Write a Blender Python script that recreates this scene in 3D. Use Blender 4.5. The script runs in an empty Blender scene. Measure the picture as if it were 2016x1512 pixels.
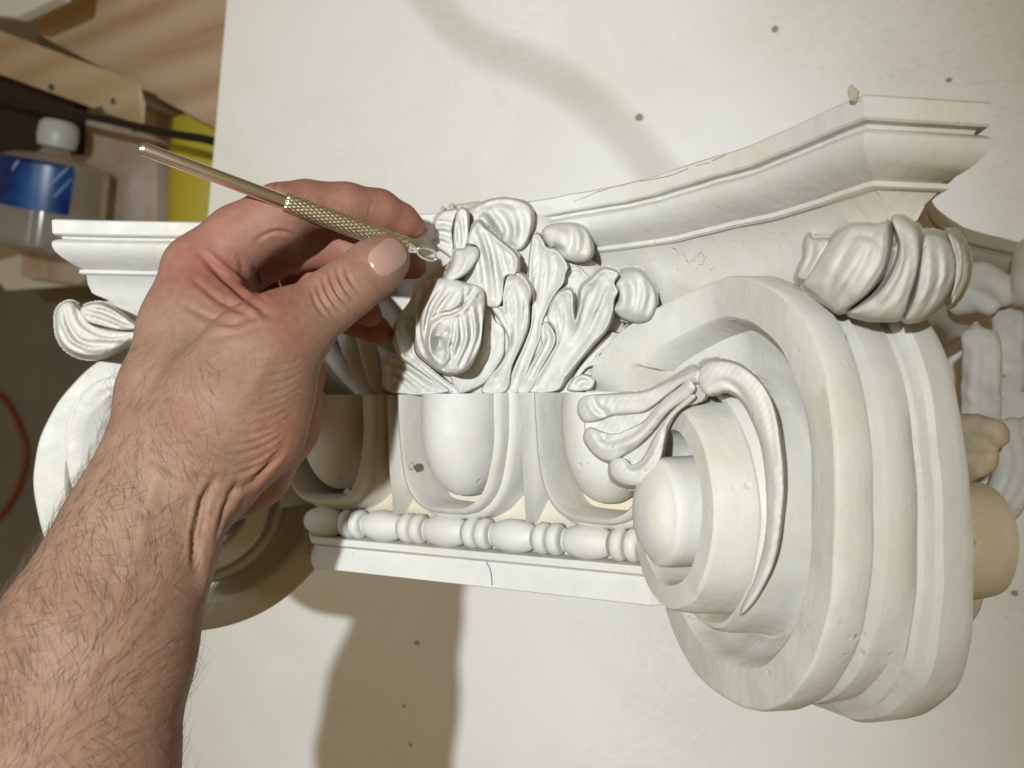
import bpy, bmesh, math, random
import numpy as np
from mathutils import Vector, Matrix
from mathutils.bvhtree import BVHTree

# ------------------------------------------------------------------ camera
U = 0.1                       # one working unit = 10 cm
S = bpy.context.scene
COL = S.collection
TH = math.radians(31.4)
CAM_POS = np.array([2.96, 0.0, 8.635])
F_PX = 2000.0
def cam_axes():
    c, s = math.cos(TH), math.sin(TH)
    cx = np.array([c, 0, -s]); cy = np.array([0., 1, 0]); cz = np.array([s, 0, c])
    pitch, roll = 0.009, -0.0087
    cz2 = cz - pitch * cy; cz2 /= np.linalg.norm(cz2)
    cy2 = cy + pitch * cz; cy2 /= np.linalg.norm(cy2)
    a = math.cos(roll) * cx + math.sin(roll) * cy2
    b = -math.sin(roll) * cx + math.cos(roll) * cy2
    return a, b, cz2
CX, CY, CZ = cam_axes()
cam_d = bpy.data.cameras.new('camera'); cam = bpy.data.objects.new('camera', cam_d); COL.objects.link(cam)
cam.matrix_world = Matrix(((CX[0], CY[0], CZ[0], CAM_POS[0] * U), (CX[1], CY[1], CZ[1], CAM_POS[1] * U),
                           (CX[2], CY[2], CZ[2], CAM_POS[2] * U), (0, 0, 0, 1)))
cam_d.sensor_width = 36; cam_d.lens = 36 * F_PX / 2016
cam_d.clip_start = 0.01; cam_d.clip_end = 60
cam_d.dof.use_dof = True; cam_d.dof.focus_distance = 0.46; cam_d.dof.aperture_fstop = 13
S.camera = cam
S.view_settings.view_transform = 'Standard'; S.view_settings.look = 'None'
S.view_settings.gamma = 1; S.view_settings.exposure = 0
S.view_settings.use_curve_mapping = False

def P(px, py, d):
    "photo pixel at depth d -> point"
    return CAM_POS + CX * ((px - 1008) / F_PX * d) - CY * ((py - 756) / F_PX * d) - CZ * d
def PZ(px, py, z):
    r = CX * ((px - 1008) / F_PX) - CY * ((py - 756) / F_PX) - CZ
    return CAM_POS + r * ((z - CAM_POS[2]) / r[2])
def CC(x, y, d):
    return CAM_POS + CX * x + CY * y - CZ * d
def topx(p):
    v = np.asarray(p) - CAM_POS
    d = -v @ CZ
    return 1008 + F_PX * (v @ CX) / d, 756 - F_PX * (v @ CY) / d, d

# ------------------------------------------------------------------ light
w = bpy.data.worlds.new('World'); S.world = w; w.use_nodes = True
w.node_tree.nodes['Background'].inputs[0].default_value = (1.0, 0.70, 0.26, 1)
w.node_tree.nodes['Background'].inputs[1].default_value = 0.185

def area(name, pos, target, size, power, color, shape='DISK'):
    d = bpy.data.lights.new(name, 'AREA'); d.shape = shape; d.size = size * U; d.energy = power; d.color = color
    o = bpy.data.objects.new(name, d); COL.objects.link(o)
    o.location = Vector(pos) * U
    o.rotation_euler = (Vector(target) - Vector(pos)).to_track_quat('-Z', 'Y').to_euler()
    return o
KEY_POS = CC(-2.45, 1.2, -6.5)
def spot(name, pos, direction, half, blend, radius, power, color):
    d = bpy.data.lights.new(name, 'SPOT'); d.spot_size = math.radians(2 * half); d.spot_blend = blend
    d.shadow_soft_size = radius * U; d.energy = power; d.color = color
    o = bpy.data.objects.new(name, d); COL.objects.link(o); o.location = Vector(pos) * U
    o.rotation_euler = Vector(direction).to_track_quat('-Z', 'Y').to_euler()
    return o
az = math.radians(-14)
spot('work_lamp', KEY_POS, CX * math.sin(az) - CY * .10 - CZ * math.cos(az), 44, .64, .13, 80.0, (0.91, 0.97, 1.0))
area('fill_light_left', CC(-10.0, 2.5, 1.5), P(700, 756, 7), 2.2, 2.2, (0.92, 0.97, 1.0))  # added soft cool fill that lifts left-facing surfaces; no known lamp stands there

# ------------------------------------------------------------------ materials
def mat(name, color, rough=0.5, metal=0.0, spec=0.5):
    m = bpy.data.materials.new(name); m.use_nodes = True
    b = m.node_tree.nodes['Principled BSDF']
    b.inputs['Base Color'].default_value = (*color, 1); b.inputs['Roughness'].default_value = rough
    b.inputs['Metallic'].default_value = metal; b.inputs['Specular IOR Level'].default_value = spec
    return m
class NT:
    def __init__(s, m):
        s.t = m.node_tree; s.b = s.t.nodes['Principled BSDF']
        s.tc = s.t.nodes.new('ShaderNodeTexCoord').outputs['Object']
    def n(s, k, **kw):
        o = s.t.nodes.new('ShaderNode' + k)
        for a, v in kw.items(): setattr(o, a, v)
        return o
    def link(s, a, b): s.t.links.new(a, b)
    def mapping(s, scale=(1, 1, 1), rot=(0, 0, 0), src=None):
        o = s.n('Mapping'); o.inputs['Scale'].default_value = scale; o.inputs['Rotation'].default_value = rot
        s.link(src or s.tc, o.inputs[0]); return o.outputs[0]
    def noise(s, scale, detail=4, rough=0.55, dist=0.0, src=None):
        o = s.n('TexNoise'); o.inputs['Scale'].default_value = scale; o.inputs['Detail'].default_value = detail
        o.inputs['Roughness'].default_value = rough; o.inputs['Distortion'].default_value = dist
        s.link(src or s.tc, o.inputs['Vector']); return o.outputs[0]
    def ramp(s, src, stops):
        o = s.n('ValToRGB'); e = o.color_ramp.elements
        while len(e) < len(stops): e.new(0.5)
        for i, (p, c) in enumerate(stops):
            e[i].position = p; e[i].color = (c, c, c, 1) if not hasattr(c, '__len__') else (*c, 1)
        s.link(src, o.inputs[0]); return o.outputs[0]
    def mix(s, f, a, b, mode='MIX'):
        o = s.n('Mix', data_type='RGBA', blend_type=mode)
        for k, v in ((0, f), (6, a), (7, b)):
            if hasattr(v, 'is_output'): s.link(v, o.inputs[k])
            elif k == 0: o.inputs[0].default_value = v
            else: o.inputs[k].default_value = (*v, 1)
        return o.outputs[2]
    def math(s, op, a, b=0.0):
        o = s.n('Math', operation=op)
        for k, v in ((0, a), (1, b)):
            if hasattr(v, 'is_output'): s.link(v, o.inputs[k])
            else: o.inputs[k].default_value = v
        return o.outputs[0]
    def bump(s, h, strength, dist=0.001, prev=None):
        o = s.n('Bump'); o.inputs['Strength'].default_value = strength; o.inputs['Distance'].default_value = dist
        s.link(h, o.inputs['Height'])
        if prev: s.link(prev, o.inputs['Normal'])
        return o.outputs[0]

def plaster(name, base=(0.595, 0.582, 0.545), stain=(0.60, 0.53, 0.39), amount=0.5, streak=None):
    m = mat(name, base, 0.5, 0, 0.32); t = NT(m)
    n1 = t.noise(14, 6, 0.62, 0.6)
    n2 = t.noise(90, 4, 0.6)
    patch = t.ramp(n1, [(0.50, 0.0), (0.68, 1.0)])
    f = t.math('MULTIPLY', patch, amount)
    c = t.mix(f, base, stain)
    blot = t.ramp(t.noise(38, 3, 0.5, 1.5), [(0.35, 1.0), (0.7, 0.94)])
    c = t.mix(1.0, c, blot, 'MULTIPLY')
    # tiny dark specks
    v = t.n('TexVoronoi'); v.inputs['Scale'].default_value = 55; t.link(t.tc, v.inputs['Vector'])
    dot = t.ramp(v.outputs['Distance'], [(0.028, 1.0), (0.05, 0.0)])
    sel = t.ramp(t.noise(21, 1), [(0.56, 0.0), (0.6, 1.0)])
    c = t.mix(t.math('MULTIPLY', dot, sel), c, (0.16, 0.11, 0.07))
    t.link(c, t.b.inputs['Base Color'])
    t.link(t.ramp(n2, [(0.3, 0.42), (0.7, 0.66)]), t.b.inputs['Roughness'])
    b = t.bump(t.noise(22, 4, 0.55), 0.45, 0.0024)
    b = t.bump(t.noise(60, 4, 0.6, 0.8), 0.5, 0.0010, b)
    vp = t.n('TexVoronoi'); vp.inputs['Scale'].default_value = 120; t.link(t.tc, vp.inputs['Vector'])
    pit = t.math('MULTIPLY', t.ramp(vp.outputs['Distance'], [(0.10, 1.0), (0.2, 0.0)]), t.ramp(t.noise(30, 2), [(0.55, 0), (0.65, 1)]))
    b = t.bump(t.math('SUBTRACT', 1.0, pit), 0.5, 0.0008, b)
    b = t.bump(t.noise(150, 3, 0.6), 0.22, 0.0004, b)
    if streak:
        b = t.bump(t.noise(60, 3, 0.6, 0, t.mapping(streak)), 0.35, 0.0007, b)
    t.link(b, t.b.inputs['Normal'])
    return m
M_PL = plaster('plaster', amount=0.55)
M_PLV = plaster('plaster_brushed', (0.585, 0.565, 0.515), (0.55, 0.51, 0.37), 0.45, streak=(3.2, 0.22, 3.2))
M_PLY = plaster('plaster_aged', (0.60, 0.555, 0.45), (0.68, 0.50, 0.28), 0.45)
M_PLB = plaster('plaster_cream', (0.575, 0.555, 0.505), (0.64, 0.55, 0.38), 0.40)
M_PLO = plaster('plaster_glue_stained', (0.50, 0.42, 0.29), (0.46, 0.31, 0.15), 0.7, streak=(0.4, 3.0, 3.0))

def m_board():
    m = mat('white_laminate', (0.87, 0.865, 0.84), 0.38, 0, 0.35); t = NT(m)
    sm = t.ramp(t.noise(5, 5, 0.6, 1.2), [(0.42, 0.0), (0.75, 1.0)])
    c = t.mix(t.math('MULTIPLY', sm, 0.45), (0.87, 0.865, 0.84), (0.74, 0.70, 0.62))
    sc = t.noise(11, 5, 0.75, 3.0, t.mapping((1, 3.0, 1), (0, 0, 0.7)))
    line = t.ramp(sc, [(0.487, 0.0), (0.497, 1.0), (0.505, 0.0)])
    c = t.mix(t.math('MULTIPLY', line, t.ramp(t.noise(4, 2), [(0.50, 0), (0.60, 0.6)])), c, (0.52, 0.47, 0.38))
    v = t.n('TexVoronoi'); v.inputs['Scale'].default_value = 14; t.link(t.tc, v.inputs['Vector'])
    dot = t.ramp(v.outputs['Distance'], [(0.012, 1.0), (0.028, 0.0)])
    sel = t.ramp(t.noise(9, 1), [(0.48, 0.0), (0.54, 0.9)])
    c = t.mix(t.math('MULTIPLY', dot, sel), c, (0.30, 0.25, 0.17))
    t.link(c, t.b.inputs['Base Color'])
    b = t.bump(t.noise(14, 4), 0.08, 0.002); t.link(b, t.b.inputs['Normal'])
    return m
M_BOARD = m_board()

def m_wood(name, a, b_, rot=(0, 0, 0), sc=6.0):
    m = mat(name, a, 0.6); t = NT(m)
    mp = t.mapping((1.0, 9.0, 9.0), rot)
    rings = t.noise(sc, 5, 0.55, 0.9, mp)
    wv = t.n('TexWave', wave_type='BANDS', bands_direction='Y'); wv.inputs['Scale'].default_value = sc * 1.6
    wv.inputs['Distortion'].default_value = 6; wv.inputs['Detail'].default_value = 2; wv.inputs['Detail Scale'].default_value = 0.6
    t.link(t.mapping((0.25, 1.2, 1.2), rot), wv.inputs['Vector'])
    f = t.math('MULTIPLY', wv.outputs['Fac'], t.ramp(rings, [(0.3, 0.35), (0.7, 1.0)]))
    t.link(t.mix(f, a, b_), t.b.inputs['Base Color'])
    t.link(t.bump(rings, 0.2, 0.001), t.b.inputs['Normal'])
    return m

def m_skin():
    m = mat('skin', (0.50, 0.27, 0.19), 0.5, 0, 0.30); t = NT(m); b = t.b
    at = t.n('Attribute', attribute_name='tone').outputs['Color']
    n = t.ramp(t.noise(24, 5, 0.65, 0.8), [(0.35, 0.0), (0.68, 1.0)])
    mott = t.mix(n, (0.94, 0.84, 0.82), (1.05, 1.06, 1.04))
    c = t.mix(1.0, at, mott, 'MULTIPLY')
    fine = t.ramp(t.noise(260, 3, 0.6), [(0.38, 0.9), (0.6, 1.03)])
    c = t.mix(1.0, c, fine, 'MULTIPLY')
    t.link(c, b.inputs['Base Color'])
    b.inputs['Subsurface Weight'].default_value = 0.22
    b.inputs['Subsurface Radius'].default_value = (1.0, 0.35, 0.18); b.inputs['Subsurface Scale'].default_value = 0.0025
    t.link(t.ramp(t.noise(70, 3), [(0.3, 0.52), (0.7, 0.72)]), b.inputs['Roughness'])
    v = t.n('TexVoronoi', feature='DISTANCE_TO_EDGE'); v.inputs['Scale'].default_value = 620
    t.link(t.mapping((1, 1, 1), (0, 0, 0)), v.inputs['Vector'])
    h = t.ramp(v.outputs[0], [(0.0, 0.0), (0.16, 1.0)])
    bp = t.bump(h, 0.28, 0.00018)
    bp = t.bump(t.noise(95, 4, 0.6, 1.4), 0.38, 0.0006, bp)
    t.link(bp, b.inputs['Normal'])
    return m
M_SKIN = m_skin()
M_NAIL = mat('nail', (0.36, 0.21, 0.175), 0.22, 0, 0.5)
M_HAIR = mat('arm_hair', (0.11, 0.07, 0.045), 0.5)
M_STEEL = mat('polished_steel', (0.86, 0.82, 0.78), 0.27, 1.0)
M_KNURL = mat('knurled_metal', (0.86, 0.80, 0.60), 0.30, 1.0)
M_GOLD = mat('gold', (0.85, 0.55, 0.2), 0.25, 1.0)

# ------------------------------------------------------------------ mesh helpers
def mesh_obj(name, V, Fc, m, parent=None, smooth=True, sharp=None):
    V = np.asarray(V, float) * U
    if parent is not None: V = V - np.array(parent.matrix_world.translation if parent.parent is None else parent['org'])
    me = bpy.data.meshes.new(name)
    me.from_pydata(V.tolist(), [], [tuple(int(i) for i in f) for f in Fc])
    me.update()
    bm = bmesh.new(); bm.from_mesh(me); bmesh.ops.recalc_face_normals(bm, faces=bm.faces); bm.to_mesh(me); bm.free()
    if smooth:
        me.polygons.foreach_set('use_smooth', [True] * len(me.polygons))
        if sharp: me.set_sharp_from_angle(angle=math.radians(sharp))
    me.materials.append(m)
    o = bpy.data.objects.new(name, me); COL.objects.link(o)
    if parent is not None:
        o.parent = parent
        o['org'] = list(parent['org']) if 'org' in parent else [0, 0, 0]
    else: o['org'] = [0, 0, 0]
    return o
def thing(name, label, cat, loc=(0, 0, 0), group=None):
    o = bpy.data.objects.new(name, None); COL.objects.link(o)
    o.location = Vector(loc) * U
    o.empty_display_size = 0.02
    o['org'] = [float(a) * U for a in loc]
    o['label'] = label; o['category'] = cat
    if group: o['group'] = group
    bpy.context.view_layer.update()
    return o
def part(name, V, Fc, m, parent, smooth=True, sharp=None):
    V = np.asarray(V, float)
    org = np.array(parent['org']) / U
    if m.name.startswith('plaster') and name not in ('egg', 'bead', 'reel'):
        V = V + .0035 * np.sin(V[:, [1, 2, 0]] * 7.3 + V[:, [2, 0, 1]] * 5.1) + .0016 * np.sin(V[:, [2, 0, 1]] * 23 + V[:, [1, 2, 0]] * 17)
    me_o = mesh_obj(name, V - org, Fc, m, None, smooth, sharp)
    me_o.parent = parent; me_o['org'] = list(parent['org'])
    return me_o
def tag(o, label=None, cat=None, group=None, kind=None):
    if label: o['label'] = label
    if cat: o['category'] = cat
    if group: o['group'] = group
    if kind: o['kind'] = kind
    return o

def tube(path, rad, nseg=12, cap=True):
    path = [np.asarray(p, float) for p in path]; n = len(path)
    if not hasattr(rad, '__len__'): rad = [rad] * n
    V, Fc = [], []
    t0 = path[1] - path[0]; up = np.array([0, 0, 1.]) if abs(t0[2]) < 0.9 * np.linalg.norm(t0) else np.array([1., 0, 0])
    a = np.cross(t0, up); a /= np.linalg.norm(a)
    for i in range(n):
        t = path[min(i + 1, n - 1)] - path[max(i - 1, 0)]; t = t / np.linalg.norm(t)
        a = a - t * (a @ t); a /= np.linalg.norm(a); b = np.cross(t, a)
        for k in range(nseg):
            g = 2 * math.pi * k / nseg
            V.append(path[i] + rad[i] * (math.cos(g) * a + math.sin(g) * b))
    for i in range(n - 1):
        for k in range(nseg):
            k2 = (k + 1) % nseg
            Fc.append((i * nseg + k, i * nseg + k2, (i + 1) * nseg + k2, (i + 1) * nseg + k))
    if cap:
        Fc.append(tuple(range(nseg))[::-1]); Fc.append(tuple(range((n - 1) * nseg, n * nseg)))
    return V, Fc
def spline(pts, n):
    pts = [np.asarray(p, float) for p in pts]
    pts = [2 * pts[0] - pts[1]] + pts + [2 * pts[-1] - pts[-2]]
    out = []; m = len(pts) - 3
    for i in range(n + 1):
        u = i / n * m; k = min(int(u), m - 1); t = u - k
        p0, p1, p2, p3 = pts[k:k + 4]
        out.append(0.5 * ((2 * p1) + (-p0 + p2) * t + (2 * p0 - 5 * p1 + 4 * p2 - p3) * t * t + (-p0 + 3 * p1 - 3 * p2 + p3) * t ** 3))
    return out
def box_quad(q_top, thick, m, name, parent=None, bev=0.01, down=(0, 0, -1)):
    "prism: polygon (points) extruded along down"
    n = len(q_top); dn = np.array(down, float) * thick
    V = [np.asarray(p, float) for p in q_top] + [np.asarray(p, float) + dn for p in q_top]
    Fc = [tuple(range(n)), tuple(range(n, 2 * n))[::-1]] + [(i, (i + 1) % n, n + (i + 1) % n, n + i) for i in range(n)]
    o = part(name, V, Fc, m, parent, False) if parent is not None else mesh_obj(name, V, Fc, m, None, False)
    if bev:
        md = o.modifiers.new('bevel', 'BEVEL'); md.width = bev * U; md.segments = 2; md.limit_method = 'ANGLE'
    return o

# signed distance sculpting, meshed with surface nets
class Sdf:
    def __init__(s, lo, hi, h):
        s.lo = np.array(lo, float); s.h = h
        s.n = np.ceil((np.array(hi) - s.lo) / h).astype(int) + 1
        s.F = np.full(s.n, 9.0, np.float32)
    def block(s, pts, r):
        pts = np.asarray(pts); a = np.floor((pts.min(0) - r - s.lo) / s.h).astype(int); b = np.ceil((pts.max(0) + r - s.lo) / s.h).astype(int) + 1
        a = np.clip(a, 0, s.n); b = np.clip(b, 0, s.n)
        if (b <= a).any(): return None, None
        g = [s.lo[i] + s.h * np.arange(a[i], b[i]) for i in range(3)]
        X = np.stack(np.meshgrid(*g, indexing='ij'), -1)
        return tuple(slice(a[i], b[i]) for i in range(3)), X
    def put(s, sl, D, k):
        A = s.F[sl]
        if k <= 0: s.F[sl] = np.minimum(A, D)
        else:
            h = np.clip(0.5 + 0.5 * (A - D) / k, 0, 1)
            s.F[sl] = A * (1 - h) + D * h - k * h * (1 - h)
    def cone(s, a, b, ra, rb, k=0.03, flat=None):
        a = np.asarray(a, float); b = np.asarray(b, float)
        sl, X = s.block([a, b], max(ra, rb) + k + 3 * s.h)
        if sl is None: return
        ab = b - a; L = ab @ ab + 1e-9
        t = np.clip(((X - a) @ ab) / L, 0, 1)
        V = X - a - t[..., None] * ab
        if flat is not None:      # (axis, factor): squash along an axis
            ax = np.asarray(flat[0], float); ax /= np.linalg.norm(ax)
            V = V + ((1 / flat[1] - 1) * (V @ ax))[..., None] * ax
        D = np.sqrt((V ** 2).sum(-1)) - (ra + (rb - ra) * t)
        s.put(sl, D, k)
    def chain(s, pts, k=0.03, flat=None):
        "pts: list of (point, r)"
        for (a, ra), (b, rb) in zip(pts[:-1], pts[1:]): s.cone(a, b, ra, rb, k, flat)
    def ell(s, c, r, k=0.03, axes=None):
        c = np.asarray(c, float); r = np.asarray(r, float)
        sl, X = s.block([c], r.max() + k + 3 * s.h)
        if sl is None: return
        V = X - c
        if axes is not None: V = V @ np.asarray(axes, float).T
        q = np.sqrt(((V / r) ** 2).sum(-1)); g = np.sqrt(((V / r ** 2) ** 2).sum(-1)) + 1e-6
        s.put(sl, q * (q - 1) / g, k)
    def dig(s, a, b, ra, rb, k=0.02):
        a = np.asarray(a, float); b = np.asarray(b, float)
        sl, X = s.block([a, b], max(ra, rb) + k + 3 * s.h)
        if sl is None: return
        ab = b - a; t = np.clip(((X - a) @ ab) / (ab @ ab + 1e-9), 0, 1)
        D = -(np.sqrt(((X - a - t[..., None] * ab) ** 2).sum(-1)) - (ra + (rb - ra) * t))
        A = s.F[sl]; h = np.clip(0.5 - 0.5 * (A - D) / k, 0, 1)
        s.F[sl] = A * (1 - h) + D * h + k * h * (1 - h)
    def cut(s, nrm, off):
        "keep where nrm.x < off"
        g = [s.lo[i] + s.h * np.arange(s.n[i]) for i in range(3)]
        D = (nrm[0] * g[0][:, None, None] + nrm[1] * g[1][None, :, None] + nrm[2] * g[2][None, None, :]) - off
        s.F = np.maximum(s.F, D).astype(np.float32)
    def mesh(s, relax=1):
        F = s.F.copy(); F[0] = F[-1] = 9; F[:, 0] = F[:, -1] = 9; F[:, :, 0] = F[:, :, -1] = 9
        I = F < 0
        nx, ny, nz = F.shape; shp = (nx - 1, ny - 1, nz - 1)
        acc = np.zeros(shp + (3,), np.float32); cnt = np.zeros(shp, np.float32)
        cross = []
        for ax in range(3):
            sa = [slice(None)] * 3; sb = [slice(None)] * 3; sa[ax] = slice(0, -1); sb[ax] = slice(1, None)
            A, B = F[tuple(sa)], F[tuple(sb)]; C = I[tuple(sa)] != I[tuple(sb)]
            idx = np.argwhere(C); t = (A[C] / (A[C] - B[C])); p = idx.astype(np.float32); p[:, ax] += t
            cross.append((idx, I[tuple(sa)][C]))
            o = [i for i in range(3) if i != ax]
            for da in (0, 1):
                for db in (0, 1):
                    c = idx.copy(); c[:, o[0]] -= da; c[:, o[1]] -= db
                    ok = ((c >= 0) & (c < np.array(shp))).all(1); c = c[ok]
                    for j in range(3): acc[c[:, 0], c[:, 1], c[:, 2], j] += p[ok][:, j]
                    cnt[c[:, 0], c[:, 1], c[:, 2]] += 1
        m = cnt > 0; ids = np.full(shp, -1, np.int64); ids[m] = np.arange(m.sum())
        V = acc[m] / cnt[m][:, None] * s.h + s.lo
        Q = []
        for ax in range(3):
            idx, ins = cross[ax]; o = [i for i in range(3) if i != ax]
            ok = (idx[:, o[0]] > 0) & (idx[:, o[1]] > 0) & (idx[:, o[0]] < shp[o[0]]) & (idx[:, o[1]] < shp[o[1]]); idx = idx[ok]; ins = ins[ok]
            q = []
            for da, db in ((1, 1), (0, 1), (0, 0), (1, 0)):
                c = idx.copy(); c[:, o[0]] -= da; c[:, o[1]] -= db; q.append(ids[c[:, 0], c[:, 1], c[:, 2]])
            q = np.stack(q, 1)
            flip = ins if ax != 1 else ~ins
            q[~flip] = q[~flip][:, ::-1]
            Q.append(q)
        Q = np.concatenate(Q)
        for _ in range(relax):
            sm = np.zeros_like(V); c = np.zeros(len(V))
            for a in range(4):
                i, j = Q[:, a], Q[:, (a + 1) % 4]
                for k in range(3):
                    sm[:, k] += np.bincount(i, V[j, k], len(V)) + np.bincount(j, V[i, k], len(V))
                c += np.bincount(i, minlength=len(V)) + np.bincount(j, minlength=len(V))
            V = 0.5 * V + 0.5 * sm / np.maximum(c, 1)[:, None]
        return V, Q
def smooth_chain(c):
    if len(c) < 3: return c
    A = [np.append(np.asarray(p, float), r) for p, r in c]
    return [(a[:3], max(.004, float(a[3]))) for a in spline(A, (len(A) - 1) * 4)]
def sdf_obj(name, prims, m, parent, h=0.014, k=0.03, cutp=None, relax=1):
    "prims: ('c', [(p,r),...]) chains, ('e', center, radii), ('d', a, b, ra, rb) digs"
    pts = []
    for p in prims:
        if p[0] == 'c':
            for q, r in p[1]: pts += [np.asarray(q) - r, np.asarray(q) + r]
        elif p[0] == 'e': pts += [np.asarray(p[1]) - max(p[2]), np.asarray(p[1]) + max(p[2])]
        elif p[0] == 'g':
            for c in p[1]:
                if c[0] == 'c':
                    for q, r in c[1]: pts += [np.asarray(q) - r, np.asarray(q) + r]
                else: pts += [np.asarray(c[1]) - max(c[2]), np.asarray(c[1]) + max(c[2])]
    pts = np.array(pts); g = Sdf(pts.min(0) - 0.06, pts.max(0) + 0.06, h)
    for p in prims:
        if p[0] == 'c': g.chain(smooth_chain(p[1]), p[2] if len(p) > 2 else k)
        elif p[0] == 'e': g.ell(p[1], p[2], p[3] if len(p) > 3 else k)
        elif p[0] == 'd': g.dig(*p[1:])
        elif p[0] == 'g':
            f = Sdf.__new__(Sdf); f.lo, f.h, f.n = g.lo, g.h, g.n; f.F = np.full(g.n, 9.0, np.float32)
            for c in p[1]:
                if c[0] == 'c': f.chain(smooth_chain(c[1]), p[2])
                else: f.ell(c[1], c[2], p[2])
            hh = np.clip(0.5 + 0.5 * (g.F - f.F) / p[3], 0, 1); g.F = (g.F * (1 - hh) + f.F * hh - p[3] * hh * (1 - hh)).astype(np.float32)
    if cutp: g.cut(*cutp)
    V, Q = g.mesh(relax)
    V = V + .0045 * np.sin(V[:, [1, 2, 0]] * 19 + V[:, [2, 0, 1]] * 11 + 1.3) + .0022 * np.sin(V[:, [2, 0, 1]] * 43 + V[:, [1, 2, 0]] * 37)
    return part(name, V, Q, m, parent)
def carve(o, lines, sub=True):
    "press fine grooves (depth > 0) or raise ridges along lines seen on the front of a sculpted part"
    if sub:
        md = o.modifiers.new('s', 'SUBSURF'); md.levels = md.render_levels = 1
        dg_ = bpy.context.evaluated_depsgraph_get(); me_ = bpy.data.meshes.new_from_object(o.evaluated_get(dg_)); o.modifiers.clear(); o.data = me_
    me_ = o.data; n_ = len(me_.vertices); c_ = np.empty(n_ * 3); me_.vertices.foreach_get('co', c_); c_ = c_.reshape(-1, 3) / U + np.array(o['org']) / U
    nn_ = np.empty(n_ * 3); me_.vertices.foreach_get('normal', nn_); nn_ = nn_.reshape(-1, 3)
    v_ = c_ - CAM_POS; d_ = -(v_ @ CZ); X_ = 1008 + F_PX * (v_ @ CX) / d_; Y_ = 756 - F_PX * (v_ @ CY) / d_
    f_ = np.clip(-(nn_ * v_).sum(1) / np.linalg.norm(v_, axis=1) * 3, 0, 1)
    for pl, wd, dep in lines:
        pl = [tuple(q[:2]) for q in spline([np.array([*q, 0.]) for q in pl], (len(pl) - 1) * 4)]
        D = np.full(n_, 1e9); T = np.zeros(n_); m_ = len(pl) - 1
        for i_, (a, b) in enumerate(zip(pl[:-1], pl[1:])):
            a = np.array(a); ab = np.array(b) - a; t = np.clip(((X_ - a[0]) * ab[0] + (Y_ - a[1]) * ab[1]) / (ab @ ab + 1e-9), 0, 1)
            q = np.hypot(X_ - a[0] - t * ab[0], Y_ - a[1] - t * ab[1]); k_ = q < D; D[k_] = q[k_]; T[k_] = (i_ + t[k_]) / m_
        w_ = np.exp(-(D / wd) ** 2) * np.sin(np.clip(T, .04, .96) * math.pi) ** .5 * f_
        c_ -= nn_ * (w_ * dep)[:, None]
    me_.vertices.foreach_set('co', ((c_ - np.array(o['org']) / U) * U).ravel()); me_.update(); me_.polygons.foreach_set('use_smooth', [True] * len(me_.polygons))

def catmull_closed(pts, m=5):
    P_ = np.asarray(pts, float); n = len(P_); out = []
    for i in range(n):
        p0, p1, p2, p3 = P_[i - 1], P_[i], P_[(i + 1) % n], P_[(i + 2) % n]
        for t in np.arange(m) / m:
            out.append(0.5 * ((2 * p1) + (-p0 + p2) * t + (2 * p0 - 5 * p1 + 4 * p2 - p3) * t * t + (-p0 + 3 * p1 - 3 * p2 + p3) * t ** 3))
    return np.array(out)
def seg_dist(X, Y, pl):
    D = np.full(X.shape, 1e9); T = np.zeros(X.shape); n = len(pl) - 1
    for i in range(n):
        a, b = np.asarray(pl[i], float), np.asarray(pl[i + 1], float); ab = b - a
        t = np.clip(((X - a[0]) * ab[0] + (Y - a[1]) * ab[1]) / (ab @ ab + 1e-9), 0, 1)
        d = np.hypot(X - a[0] - t * ab[0], Y - a[1] - t * ab[1]); k = d < D; D[k] = d[k]; T[k] = (i + t[k]) / n
    return D, T
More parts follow.
